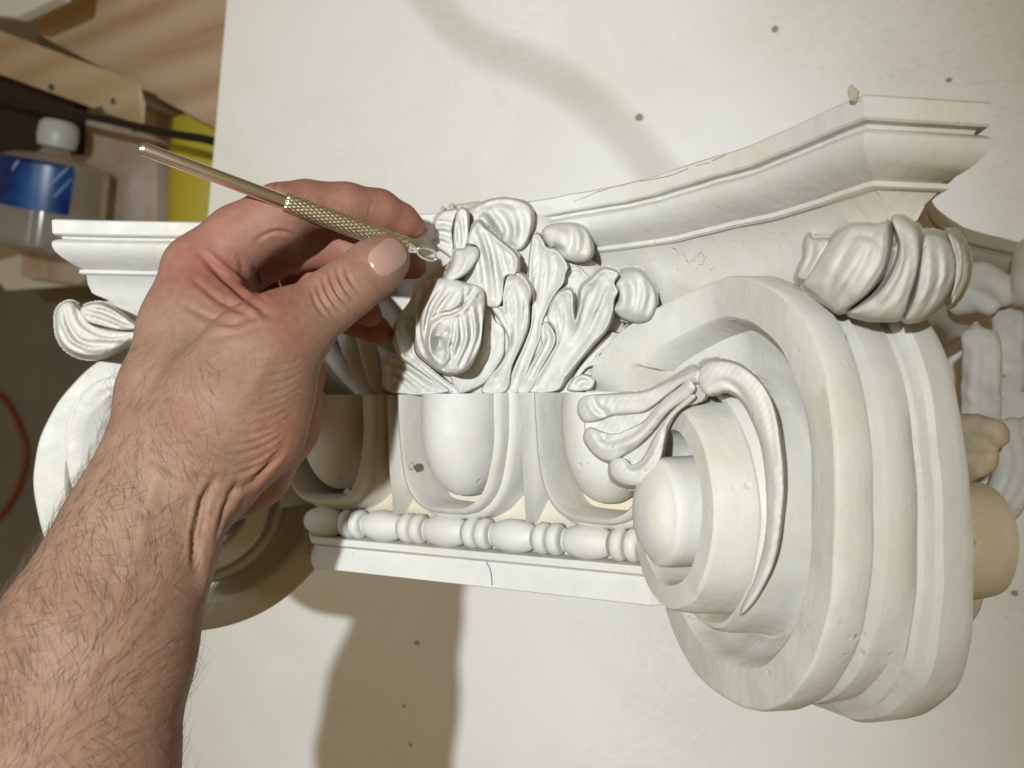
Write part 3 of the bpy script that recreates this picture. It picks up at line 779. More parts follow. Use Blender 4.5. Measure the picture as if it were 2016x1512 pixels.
# small pointed lobe
oleaf([(1130, 858), (1170, 900), (1192, 960), (1180, 1020), (1135, 1100), (1090, 1180), (1020, 1318), (930, 1318), (1000, 1190), (1060, 1080), (1098, 1010), (1088, 930), (1102, 880)], [([(1135, 890), (1145, 970), (1100, 1070), (1030, 1210)], 5, .022), ([(1165, 940), (1150, 1020), (1100, 1110)], 4, .012)], up(1.62, 1.74))
# second leaf with its two lobes
oleaf([(1180, 700), (1225, 652), (1285, 640), (1308, 690), (1312, 780), (1326, 842), (1352, 745), (1350, 665), (1370, 612), (1430, 560), (1490, 502), (1540, 500), (1600, 530), (1575, 590), (1602, 645), (1580, 700), (1570, 790), (1530, 900), (1440, 1000), (1350, 1110), (1260, 1220), (1190, 1318), (1000, 1318), (1080, 1190), (1150, 1080), (1192, 1000), (1184, 900), (1140, 840), (1150, 765)],
      [([(1230, 690), (1260, 800), (1240, 950), (1160, 1120), (1070, 1280)], 6, .024), ([(1285, 700), (1296, 850), (1272, 970), (1200, 1120), (1110, 1280)], 6, .022), ([(1200, 740), (1215, 850), (1212, 960)], 4, .014), ([(1480, 550), (1430, 700), (1385, 850), (1310, 1000), (1200, 1180)], 7, .026), ([(1545, 590), (1495, 750), (1425, 900), (1330, 1040), (1240, 1170)], 6, .022), ([(1410, 620), (1385, 740), (1350, 860), (1290, 990)], 5, .016), ([(1555, 700), (1520, 820), (1450, 930)], 5, .012)], up(1.60, 1.76))
# broad leaf right of the roll
oleaf([(845, 600), (860, 555), (905, 530), (960, 540), (1005, 590), (1022, 660), (1008, 740), (1012, 830), (1000, 910), (960, 1010), (905, 1150), (860, 1318), (700, 1318), (760, 1210), (820, 1150), (860, 1090), (884, 1020), (868, 930), (822, 846), (772, 775), (762, 738), (800, 730), (836, 752), (828, 680)],
      [([(930, 580), (985, 740), (978, 900), (910, 1080), (830, 1270)], 7, .026), ([(880, 590), (925, 750), (928, 900), (885, 1060), (800, 1220)], 6, .024), ([(855, 660), (880, 780), (900, 900)], 5, .016), ([(975, 600), (1002, 680), (1000, 780)], 5, .012), ([(800, 760), (850, 850), (880, 930)], 4, .012)], up(1.64, 1.82))
# knobs
dm = dict(lip=0, scoop=0, wall=7)
oleaf([(1095, 270), (1120, 232), (1170, 210), (1260, 203), (1340, 210), (1392, 245), (1424, 330), (1430, 400), (1402, 448), (1330, 462), (1240, 442), (1190, 380), (1150, 372), (1112, 330)],
      [([(1270, 212), (1300, 300), (1270, 420)], 6, .014), ([(1350, 220), (1380, 300), (1360, 430)], 6, .016), ([(1180, 350), (1200, 372), (1230, 380)], 6, .03), ([(1180, 225), (1225, 280), (1215, 350)], 7, -.010), ([(1110, 260), (1150, 240), (1200, 250)], 6, -.008)], 1.60, 'leaf_curl', dome=.15, domer=34, **dm)
oleaf([(1565, 600), (1592, 540), (1655, 506), (1740, 510), (1800, 560), (1848, 640), (1860, 740), (1822, 828), (1760, 855), (1690, 850), (1620, 820), (1568, 765), (1598, 700), (1600, 645)],
      [([(1700, 515), (1740, 640), (1720, 800)], 7, .014), ([(1790, 570), (1815, 680), (1780, 820)], 6, .016), ([(1625, 560), (1660, 660), (1640, 780)], 7, .012), ([(1580, 640), (1600, 700), (1590, 740)], 5, .02)], 1.58, 'leaf_curl', dome=.17, domer=40, **dm)
# crest: three lobes and the drapery under them
oleaf([(640, 230), (680, 190), (730, 240), (790, 290), (850, 340), (905, 385), (935, 430), (936, 500), (918, 545), (862, 552), (840, 600), (832, 700), (800, 760), (700, 740), (600, 640), (560, 580), (640, 460), (680, 400), (655, 350), (600, 340), (610, 290)],
      [([(655, 250), (690, 380), (715, 520), (735, 680)], 7, .028), ([(720, 270), (770, 400), (790, 540), (800, 690)], 7, .028), ([(790, 320), (835, 420), (860, 520)], 6, .024), ([(850, 370), (890, 430), (900, 510)], 5, .018), ([(690, 250), (730, 370), (755, 500)], 5, -.010)], up(1.66, 1.84), dome=.05, domer=24, lip=.01, scoop=0)
cres = dict(lip=.012, lipw=6, scoop=.015, scw=20, dome=.09, domer=26, wall=6)
oleaf([(360, 295), (372, 240), (392, 180), (422, 132), (480, 112), (545, 108), (518, 180), (503, 260), (512, 360), (500, 432), (445, 395), (385, 345)], [([(400, 200), (450, 190), (500, 200)], 5, .022), ([(385, 260), (440, 262), (495, 282)], 5, .022), ([(380, 320), (430, 325), (490, 350)], 5, .018), ([(430, 140), (470, 150), (515, 150)], 5, .014)], 1.72, 'crest_lobe', **cres)
oleaf([(512, 340), (515, 260), (522, 190), (548, 108), (604, 118), (612, 220), (604, 335), (575, 385), (530, 400)], [([(548, 200), (548, 280), (546, 350)], 4, .03), ([(590, 150), (588, 240), (580, 330)], 4, .012)], 1.78, 'crest_lobe', **cres)
oleaf([(600, 122), (655, 82), (760, 44), (880, 38), (980, 58), (1035, 100), (1042, 200), (1012, 300), (960, 378), (905, 390), (845, 352), (770, 312), (725, 255), (684, 196), (645, 225), (612, 250)],
      [([(690, 120), (740, 200), (800, 290)], 8, .030), ([(760, 100), (850, 180), (880, 260), (850, 330)], 8, .028), ([(900, 80), (960, 160), (960, 260), (920, 350)], 8, .018), ([(700, 90), (820, 70), (950, 90)], 6, .012), ([(820, 140), (900, 220), (905, 300)], 7, -.014)], 1.58, 'crest_lobe', **{**cres, 'dome': .15, 'domer': 36})
# drop-shaped petal lying over the roll
oleaf([(455, 562), (485, 500), (508, 430), (520, 380), (570, 372), (620, 350), (668, 366), (678, 415), (642, 480), (580, 545), (505, 582)], [([(530, 400), (560, 420), (540, 500), (490, 555)], 5, .010)], quad_fit([(880, 545, 1.97), (905, 500, 1.90), (938, 490, 1.86)]), 'petal', dome=.07, domer=22, lip=0, scoop=0, wall=6)
# the roll itself
rollq = lambda X, Y: 1.86 + .10 * np.clip(1 - ((X - 872) / 110) ** 2, -.6, 1) - .0010 * np.clip(X - 900, 0, 99)
oleaf([(700, 640), (780, 640), (800, 700), (770, 770), (790, 840), (850, 900), (858, 1010), (850, 1090), (790, 1180), (720, 1260), (600, 1318), (540, 1318), (500, 1200), (640, 1120), (700, 980), (712, 850)], [([(760, 900), (780, 1010), (720, 1150)], 9, .012), ([(720, 660), (745, 720), (740, 800)], 6, .018)], quad_fit([(930, 590, 1.78), (985, 680, 1.66), (950, 740, 1.66)]), 'roll_side', dome=.03, domer=20, lip=0, scoop=0, sink=.3)
oleaf([(290, 612), (370, 572), (480, 558), (600, 592), (700, 622), (724, 700), (714, 850), (702, 1000), (662, 1100), (602, 1180), (510, 1204), (425, 1184), (340, 1125), (272, 1062), (254, 950), (260, 760)],
      [([(365, 600), (302, 750), (288, 930), (330, 1080)], 4, .032), ([(440, 625), (362, 760), (332, 930), (345, 1060)], 4, .026), ([(500, 650), (420, 760), (385, 830)], 4, .016), ([(585, 640), (565, 740), (495, 790), (440, 800), (375, 838)], 3.5, .030),
       ([(550, 830), (566, 980), (505, 1140)], 4.5, .026), ([(615, 790), (630, 970), (560, 1140)], 4.5, .026), ([(668, 740), (682, 930), (620, 1110)], 4.5, .024), ([(520, 860), (515, 960), (500, 1020), (498, 1100), (460, 1160)], 3.5, .030), ([(640, 640), (600, 700), (540, 790)], 4, .020),
       ([(432, 950), (424, 1000), (440, 1040)], 11, .075), ([(440, 830), (385, 880), (358, 960), (372, 1060), (420, 1130)], 6, -.022), ([(470, 900), (478, 940)], 5, .02), ([(470, 1130), (490, 1060), (480, 990)], 5, -.014)], rollq, 'rolled_leaf', dome=.09, domer=34, lip=0, scoop=0, wall=8, sink=.40, step=1.4)
# leaves left of and below the roll
oleaf([(100, 1318), (60, 1200), (60, 1100), (130, 1080), (240, 1140), (350, 1220), (480, 1318)], [([(120, 1120), (220, 1190), (380, 1300)], 5, .022), ([(90, 1170), (160, 1220), (260, 1300)], 5, .022)], 1.72)
oleaf([(128, 880), (168, 832), (250, 838), (262, 905), (258, 1010), (282, 1078), (360, 1150), (460, 1232), (575, 1318), (470, 1318), (335, 1210), (240, 1140), (168, 1080), (126, 980)], [([(160, 870), (190, 970), (200, 1060)], 6, .020), ([(215, 850), (232, 960), (225, 1060)], 7, .030), ([(250, 1090), (360, 1180), (520, 1310)], 4, .024), ([(200, 1100), (310, 1175), (440, 1280)], 4, .018)], quad_fit([(800, 640, 1.86), (800, 700, 1.86), (890, 770, 1.68)]))
# hidden behind the fingers: plainer leaves of the left half
orn_left = sdf_obj('acanthus_leaf', [
    rib((760, 774, 1.54, .05), (735, 720, 1.58, .05), (715, 640, 1.58, .05), (700, 570, 1.56, .04)), rib((740, 774, 1.52, .05), (705, 720, 1.56, .05), (680, 660, 1.56, .05), (660, 600, 1.54, .04)),
    rib((720, 774, 1.50, .05), (680, 730, 1.52, .05), (650, 690, 1.52, .05), (630, 650, 1.50, .04)), ball(690, 540, 1.52, (.12, .12, .12)), ball(600, 620, 1.48, (.12, .12, .12))], M_PL, cap, h=.014)
orn.append(orn_left)
# the mass the leaves are carved out of
orn_bg = sdf_obj('leaf_ground', [('c', [(PQ(800, 760, 1.410), .14), (PQ(900, 740, 1.430), .16), (PQ(1000, 745, 1.410), .15), (PQ(1090, 760, 1.390), .13), (PQ(1170, 770, 1.350), .10)], .1),
    ('c', [(PQ(860, 640, 1.435), .2), (PQ(960, 640, 1.455), .2), (PQ(1040, 650, 1.435), .17), (PQ(1120, 660, 1.435), .15), (PQ(1190, 660, 1.395), .10)], .1),
    ('c', [(PQ(880, 540, 1.455), .2), (PQ(960, 530, 1.475), .2), (PQ(1040, 540, 1.455), .15), (PQ(1110, 560, 1.455), .12), (PQ(1180, 590, 1.435), .10)], .1), ('c', [(PQ(900, 470, 1.435), .16), (PQ(980, 470, 1.415), .15), (PQ(1050, 480, 1.415), .12), (PQ(1100, 490, 1.435), .08)], .1)], M_PLB, cap, h=.016)
for o in orn:
    if o.name.startswith('acanthus'): copy_rot(o, math.pi / 2)
# what shows of the right side behind the corner scroll
def R(z, *pts, k=.02): return ('c', [(PZ(a, b, z + dz), r) for a, b, dz, r in pts], k)
sdf_obj('side_flower', [R(1.7, (1890, 570, 0, .10), (1930, 556, .05, .09), (1962, 566, .1, .07), (1976, 590, .1, .045), k=.01), R(1.7, (1895, 596, 0, .08), (1925, 590, .05, .08), (1950, 604, .1, .05), k=.01), R(1.7, (1900, 540, 0, .07), (1940, 540, .05, .07), (1972, 556, .1, .05), k=.01),
    R(1.7, (2040, 500, 0, .12), (2030, 560, .1, .12), (2005, 580, .1, .05))], M_PL, cap, h=.016)
def sleaf(z, top_, bot, n, r, x0, x1, b0, b1):
    out = []
    for i in range(n):
        t_ = i / (n - 1); xt = x0 + (x1 - x0) * t_; xb = b0 + (b1 - b0) * t_
        out.append(R(z, (xb, bot, 0, r * .8), ((xt + xb) / 2 + 6, (top_ + bot) / 2, .10 + .03 * (i % 2), r * .78), ((xt * 3 + xb) / 4 + 2, top_ + 30, .12, r * .7), (xt - 3, top_ + 26 * abs(t_ - .4) * 2, .06, r * .45), k=.006))
    return out
sdf_obj('acanthus_leaf', sleaf(1.9, 640, 870, 6, .055, 1905, 1955, 1900, 1950), M_PL, cap, h=.016)
sdf_obj('acanthus_leaf', sleaf(1.5, 600, 860, 6, .06, 1965, 2010, 1960, 1985), M_PL, cap, h=.016)
sdf_obj('acanthus_leaf', sleaf(1.3, 620, 860, 4, .06, 2000, 2050, 1995, 2040), M_PL, cap, h=.016)
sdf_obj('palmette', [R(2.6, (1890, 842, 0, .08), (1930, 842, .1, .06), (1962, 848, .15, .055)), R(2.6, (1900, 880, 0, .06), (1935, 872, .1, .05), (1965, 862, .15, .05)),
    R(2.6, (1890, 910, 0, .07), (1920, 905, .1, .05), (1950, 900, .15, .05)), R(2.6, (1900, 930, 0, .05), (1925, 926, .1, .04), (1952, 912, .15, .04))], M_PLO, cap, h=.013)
for dx_, dr in ((0, 0), (26, .02), (52, .03)):
    sdf_obj('egg_shell', [R(1.9, (1965 + dx_, 845, 0, .07), (1978 + dx_, 900, .05, .065), (1972 + dx_, 950, .1, .06), (1945 + dx_, 1000, .12, .05), (1915 + dx_, 1030, .1, .04))], M_PL, cap, h=.016)
part('side_band', *(lambda q: ([*q, *[p + np.array([0, 0, -1.2]) for p in q]], [(0, 1, 2, 3), (7, 6, 5, 4), (0, 4, 5, 1), (1, 5, 6, 2), (2, 6, 7, 3), (3, 7, 4, 0)]))([PZ(1890, 772, 1.75), PZ(2120, 772, 1.75), PZ(2080, 980, 1.75), PZ(1900, 1010, 1.75)]), M_PL, cap, False)

def surf_strokes(obj, strokes, r, m, name, lift=.0):
    B = BVHTree.FromPolygons([tuple(Vector(v.co) / U) for v in obj.data.vertices], [tuple(p.vertices) for p in obj.data.polygons])
    V, Fc = [], []
    for st_ in strokes:
        pts = []
        for a, b in [tuple(p) for p in spline([np.array([*p, 0.]) for p in st_], max(4, (len(st_) - 1) * 4))] and [(p[0], p[1]) for p in spline([np.array([*p, 0.]) for p in st_], max(4, (len(st_) - 1) * 4))]:
            d_ = P(a, b, 1) - CAM_POS; d_ /= np.linalg.norm(d_)
            loc, n_, i_, t_ = B.ray_cast(Vector(CAM_POS), Vector(d_))
            if loc is not None: pts.append(np.array(loc) - d_ * lift)
        if len(pts) < 2: continue
        b0_ = len(V); v_, f_ = tube(pts, r, 5, True); V += v_; Fc += [tuple(b0_ + k for k in f) for f in f_]
    if V: part(name, V, Fc, m, cap)
M_SCR = mat('brown_scratch', (0.33, 0.25, 0.16), .8); M_PEN = mat('blue_pencil', (0.03, 0.10, 0.14), .6); M_CRK = mat('crack_dirt', (0.30, 0.22, 0.14), .9)
OB = {o.name: o for o in cap.children}
surf_strokes(OB['bell'], [[(1349, 505), (1353, 511), (1353, 517)], [(1349, 514), (1356, 513)], [(1363, 508), (1363, 514), (1356, 518)], [(1369, 501), (1367, 515)], [(1374, 506), (1378, 497), (1383, 499), (1386, 508)],
    [(1391, 503), (1387, 512), (1382, 521), (1373, 520)], [(1378, 524), (1369, 531)], [(1397, 532), (1407, 527)]], .0013, M_SCR, 'scratched_writing')
surf_strokes(OB['base_moulding'], [[(958, 1107), (965, 1120), (968, 1135), (969, 1152)]], .0035, M_PEN, 'pencil_mark')
surf_strokes(OB['abacus'], [[(1130, 397), (1165, 383), (1180, 375)], [(1178, 378), (1230, 362), (1290, 352), (1322, 345), (1355, 332)], [(1372, 326), (1398, 320)], [(1403, 316), (1430, 305)]], .0019, M_CRK, 'crack')
rr_ = random.Random(12); M_CR0 = mat('burr', (0.36, 0.31, 0.24), .9)
for (a, b, q, sz, nm) in ((1677, 180, 2.56, .020, 'plaster_burr'), (1681, 186, 2.56, .022, 'plaster_burr'), (890, 408, 1.66, .022, 'plaster_burr'), (872, 411, 1.66, .014, 'plaster_burr'), (810, 918, 1.82, .022, 'plaster_burr')):
    bm = bmesh.new(); bmesh.ops.create_icosphere(bm, subdivisions=2, radius=sz); c = PQ(a, b, q)
    V_ = [np.array(v_.co) * np.array([rr_.uniform(.6, 1.0), rr_.uniform(.8, 1.3), rr_.uniform(.6, 1)]) + c for v_ in bm.verts]; F_ = [tuple(v.index for v in f.verts) for f in bm.faces]; bm.free()
    part(nm, V_, F_, M_CR0, cap, True, 30)

# ------------------------------------------------------------------ hand and arm
random.seed(4)
def hc(px, py, d, rp): return (P(px, py, d), rp * d / F_PX)
def build_arm():
    g = Sdf(P(-60, 1760, 3.4) - 0.05, P(-60, 1760, 3.4) + .05, .1)
    allc = []
    fore = [(30, 1760, 3.75, 262), (95, 1540, 3.85, 232), (190, 1265, 3.98, 178), (262, 1090, 4.1, 142), (300, 1000, 4.15, 124), (335, 900, 4.2, 120)]
    idx_meta = [(335, 900, 4.25, 105), (345, 780, 4.35, 100), (375, 650, 4.5, 88), (398, 540, 4.62, 76)]
    th_meta = [(375, 930, 4.15, 108), (450, 800, 4.15, 118), (505, 710, 4.2, 98), (548, 660, 4.25, 80)]
    thenar = [(430, 930, 4.2, 85), (505, 850, 4.2, 84), (530, 770, 4.25, 86)]
    hyp = [(390, 985, 4.45, 70), (480, 915, 4.6, 85), (540, 830, 4.8, 80), (575, 740, 5.0, 62)]
    back = [(335, 880, 4.6, 95), (365, 700, 4.95, 85), (400, 580, 5.1, 72)]
    back2 = [(400, 900, 4.8, 90), (450, 740, 5.15, 90), (455, 640, 5.35, 72)]
    fingers = {
        'index': [(398, 535, 4.62, 76), (470, 470, 4.63, 66), (553, 421, 4.62, 60), (600, 403, 4.66, 48), (680, 404, 4.74, 44), (745, 415, 4.84, 42), (790, 434, 4.92, 33), (815, 447, 4.97, 24)],
        'thumb': [(530, 690, 4.22, 90), (590, 638, 4.3, 70), (650, 592, 4.36, 61), (690, 563, 4.4, 58), (735, 528, 4.46, 56), (757, 511, 4.5, 51)],
        'middle': [(410, 560, 5.05, 70), (520, 500, 5.06, 55), (610, 478, 5.02, 48), (690, 492, 5.06, 42), (770, 512, 5.06, 36), (813, 522, 5.08, 29)],
        'ring': [(430, 610, 5.3, 66), (530, 560, 5.3, 48), (610, 540, 5.22, 44), (670, 575, 5.2, 38), (712, 605, 5.2, 30), (728, 620, 5.2, 25)],
        'pinky': [(455, 660, 5.45, 60), (560, 610, 5.5, 42), (640, 600, 5.42, 38), (700, 630, 5.36, 32), (738, 648, 5.34, 27), (752, 657, 5.32, 23)],
    }
    pts = [P(a, b, d) for ch in [fore, idx_meta, th_meta, hyp, back2] + list(fingers.values()) for a, b, d, r in ch]
    pts = np.array(pts); h = .0165
    g = Sdf(pts.min(0) - .55, pts.max(0) + .25, h)
    ax_w = P(200, 1200, 4) - P(335, 900, 4)
    for ch, k in ((fore, .12), (idx_meta, .10), (th_meta, .10), (thenar, .08), (hyp, .09), (back, .12), (back2, .12)):
        g.chain([hc(*c) for c in ch], k)
    # ulna head bump, tendons at the wrist, first web
    g.cone(P(446, 948, 4.08), P(412, 1040, 4.0), .045, .035, .05)
    g.cone(P(412, 1040, 4.0), P(392, 1150, 4.02), .033, .02, .05)
    g.cone(P(455, 640, 4.5), P(520, 640, 4.5), .15, .13, .12)
    g.cone(P(430, 560, 4.72), P(480, 610, 4.75), .12, .10, .1)
    base = g.F.copy(); out = base.copy()
    for nm, ch in fingers.items():
        f = Sdf.__new__(Sdf); f.lo, f.h, f.n = g.lo, g.h, g.n; f.F = np.full(g.n, 9.0, np.float32)
        f.chain([hc(*c) for c in ch], .03)
        kk = .10 if nm == 'thumb' else .07
        if nm == 'index': kk = .05
        A, D = base, f.F
        hh = np.clip(0.5 + 0.5 * (A - D) / kk, 0, 1); M = A * (1 - hh) + D * hh - kk * hh * (1 - hh)
        hh = np.clip(0.5 + 0.5 * (out - M) / .012, 0, 1); out = out * (1 - hh) + M * hh - .012 * hh * (1 - hh)
    g.F = out.astype(np.float32)
    return g.mesh(2)
AV, AQ = build_arm()
person = thing('person', 'bare hairy left forearm and hand holding a slim metal carving tool against the capital', 'person', P(95, 1540, 4.3))
arm = part('arm_skin', AV, AQ, M_SKIN, person)
md = arm.modifiers.new('s', 'SUBSURF'); md.levels = md.render_levels = 1
dg = bpy.context.evaluated_depsgraph_get(); me2 = bpy.data.meshes.new_from_object(arm.evaluated_get(dg)); arm.modifiers.clear(); arm.data = me2
me2.polygons.foreach_set('use_smooth', [True] * len(me2.polygons))
ORG = np.array(person['org'])
nv = len(me2.vertices); co = np.empty(nv * 3); me2.vertices.foreach_get('co', co); co = co.reshape(-1, 3)
no = np.empty(nv * 3); me2.vertices.foreach_get('normal', no) ; no = no.reshape(-1, 3)
wp = (co + ORG) / U
v = wp - CAM_POS; dd = -(v @ CZ); PX = 1008 + F_PX * (v @ CX) / dd; PY = 756 - F_PX * (v @ CY) / dd
facing = (no * (-v / np.linalg.norm(v, axis=1)[:, None])).sum(1)
FRONT = np.clip(facing * 2.5, 0, 1)
def dist_poly(pl):
    D = np.full(nv, 1e9); Tt = np.zeros(nv); L = 0; segs = list(zip(pl[:-1], pl[1:])); tot = sum(math.dist(a, b) for a, b in segs)
    for a, b in segs:
        a = np.array(a, float); b = np.array(b, float); ab = b - a; l = np.linalg.norm(ab)
        t = np.clip(((PX - a[0]) * ab[0] + (PY - a[1]) * ab[1]) / (l * l), 0, 1)
        d = np.hypot(PX - a[0] - t * ab[0], PY - a[1] - t * ab[1]); m = d < D
        D[m] = d[m]; Tt[m] = (L + t[m] * l) / tot; L += l
    return D, Tt
disp = np.zeros(nv)
def crease(pl, wd, depth, dmax=9, raised=0.35):
    D, T = dist_poly(pl); taper = np.sin(np.clip(T, 0.02, .98) * math.pi) ** .6
    g = np.exp(-(D / wd) ** 2) - raised * np.exp(-((D - 2.2 * wd) / (1.1 * wd)) ** 2)
    g[(dd > dmax)] = 0
    disp[:] -= depth * g * taper * FRONT
def arc(p0, p1, bulge, n=8):
    p0 = np.array(p0, float); p1 = np.array(p1, float); m = (p1 - p0); nn = np.array([-m[1], m[0]])
    return [tuple(p0 + m * t + nn * bulge * 4 * t * (1 - t)) for t in np.linspace(0, 1, n)]
# thumb knuckle wrinkles (across the joint)
for i, (cx_, cy_, hl, dp) in enumerate([(632, 603, 34, .006), (644, 592, 40, .010), (657, 583, 42, .012), (671, 573, 44, .012), (684, 562, 40, .009), (697, 553, 34, .007)]):
    dx, dy = .50, .87
    crease(arc((cx_ - dx * hl, cy_ - dy * hl), (cx_ + dx * hl * .75, cy_ + dy * hl * .75), .10), 3.6, dp, 4.75)
# webbing folds between thumb and index
for pl, wd, dp in [([(395, 500), (440, 545), (480, 580), (530, 620)], 7, .020), ([(425, 500), (465, 530), (500, 575), (530, 600)], 5, .012), ([(375, 545), (430, 590), (500, 625)], 6, .010),
                   ([(470, 505), (480, 540), (500, 570)], 5, .010), ([(420, 640), (480, 632), (540, 610)], 7, .010), ([(400, 665), (470, 655), (540, 630)], 7, .006), ([(360, 600), (410, 625), (470, 640)], 6, .006),
                   ([(500, 520), (505, 550), (515, 575)], 4, .008)]:
    crease(pl, wd, dp, 5)
# heel of hand wrinkles
rng = random.Random(3)
for i in range(13):
    y0 = 700 + i * 15
    crease(arc((606 - i * 3.2, y0), (505 - i * 6 + rng.uniform(-14, 14), y0 + 18 + i * 5), -.10), 3.0, .0038, 5)
for i in range(16):
    y0 = 900 + i * 13
    crease(arc((460 - i * 5, y0 + 10), (400 - i * 6, y0 - 25 + rng.uniform(-8, 8)), .08), 2.8, .003, 5)
for pl, wd, dp in [([(425, 940), (400, 985), (385, 1050), (383, 1120)], 7, .022), ([(470, 945), (445, 1000), (425, 1070)], 7, .016), ([(560, 880), (500, 950), (440, 975)], 6, .012),
                   ([(300, 905), (350, 935), (420, 950)], 8, .006), ([(250, 1010), (330, 1010), (400, 985)], 9, .004)]:
    crease(pl, wd, dp, 5.2)
for i in range(26):
    x0, y0 = rng.uniform(330, 520), rng.uniform(640, 860); L_ = rng.uniform(25, 60)
    crease([(x0, y0), (x0 + L_ * .85, y0 - L_ * .42 + rng.uniform(-6, 6))], 2.4, .0022, 5)
# index joints
crease(arc((556, 352), (545, 385), .2), 4, .006, 5); crease(arc((500, 478), (590, 470), -.2), 4, .008, 5)
crease(arc((640, 452), (652, 425), .1), 3, .006, 5.2); crease(arc((735, 395), (728, 425), .1), 3, .004, 5.2)
# veins / tendons as soft ridges
for pl, wd, dp in [([(230, 1200), (270, 1080), (300, 960), (330, 860)], 16, -.008), ([(120, 1400), (200, 1300), (290, 1230), (330, 1130)], 18, -.006), ([(330, 860), (350, 760), (380, 640)], 20, -.006),
                   ([(470, 800), (520, 720), (560, 670)], 18, -.008)]:
    crease(pl, wd, dp, 5, raised=0.1)
co2 = co + no * (disp * U)[:, None]
me2.vertices.foreach_set('co', co2.ravel()); me2.update()
# skin tone painted per vertex
def lerp(a, b, t): return a + (b - a) * t[:, None]
tone = np.tile(np.array([0.262, 0.155, 0.105]), (nv, 1))
t_red = np.clip((650 - PY) / 250, 0, 1) * np.clip((PX - 280) / 120, 0, 1)
tone = lerp(tone, np.array([0.27, 0.125, 0.090]), t_red * .8)
fing = np.clip((dd - 4.7) / .35, 0, 1)
tone = lerp(tone, np.array([0.32, 0.12, 0.085]), fing * .7)
web = np.exp(-(dist_poly([(400, 510), (480, 575), (545, 590)])[0] / 60) ** 2); tone = lerp(tone, np.array([0.25, 0.08, 0.06]), web * .6)
elb = np.clip((PY - 1230) / 250, 0, 1) * np.clip((260 - PX) / 200, 0, 1); tone = lerp(tone, np.array([0.275, 0.145, 0.098]), elb * .5)
hyp_ = np.clip((PX - 470) / 60, 0, 1) * np.clip((PY - 760) / 60, 0, 1); tone = lerp(tone, np.array([0.33, 0.15, 0.098]), hyp_ * .6)
rs = np.random.RandomState(5)
for cx_, cy_, r_, a_ in [(612, 601, 5, .55), (640, 560, 22, .35), (218, 1375, 3.5, .9), (560, 660, 40, .2), (380, 520, 40, .3), (330, 545, 30, .3), (590, 690, 30, .25)]:
    tone = lerp(tone, np.array([0.27, 0.08, 0.07]), a_ * np.exp(-(((PX - cx_) ** 2 + (PY - cy_) ** 2) / r_ ** 2)))
ca = me2.color_attributes.new('tone', 'FLOAT_COLOR', 'POINT')
ca.data.foreach_set('color', np.hstack([tone, np.ones((nv, 1))]).ravel())

bvh = BVHTree.FromPolygons([tuple(c) for c in (co2 + ORG) / U], [tuple(p.vertices) for p in me2.polygons])
def hit(px, py):
    r = P(px, py, 1) - CAM_POS; r /= np.linalg.norm(r)
    loc, n, i, d = bvh.ray_cast(Vector(CAM_POS), Vector(r))
    return (np.array(loc), np.array(n)) if loc is not None else (None, None)
# thumb nail
def nail(c, axis, hl, hw, name='fingernail', out=.008, nn=22):
    c = np.array(c, float); ax = np.array(axis, float); ax /= np.linalg.norm(ax); ay = np.array([-ax[1], ax[0]])
    V, Fc = [], []; ok = True; ctr = []
    for ring in range(9):
        f = ring / 8
        for k in range(nn):
            a = 2 * math.pi * k / nn; ca_, sa_ = math.cos(a), math.sin(a)
            e = .72
            p = c + ax * hl * f * math.copysign(abs(ca_) ** e, ca_) + ay * hw * f * math.copysign(abs(sa_) ** e, sa_)
            L, N = hit(*p)
            if L is None: return None
            V.append(L + N * (out * (1 - f ** 6) + (-.006 if ring == 8 else 0)))
    for r in range(8):
        for k in range(nn): Fc.append((r * nn + k, r * nn + (k + 1) % nn, (r + 1) * nn + (k + 1) % nn, (r + 1) * nn + k))
    # smooth the plate
    V = np.array(V)
    return part(name, V, Fc, M_NAIL, person)
nail((763, 507), (.80, -.60), 40, 35)

# ring on the ring finger
rc = P(585, 525, 5.05); rdir = P(610, 540, 5.22) - P(530, 560, 5.3); rdir /= np.linalg.norm(rdir)
ra_ = np.cross(rdir, [0, 0, 1]); ra_ /= np.linalg.norm(ra_); rb_ = np.cross(rdir, ra_)
rc = P(572, 549, 5.26)
loop = [rc + .128 * (math.cos(a) * ra_ + math.sin(a) * rb_) for a in np.linspace(0, 2 * math.pi, 40)]
V_, F_ = tube(loop, .014, 8, False); part('gold_ring', V_, F_, M_GOLD, person)

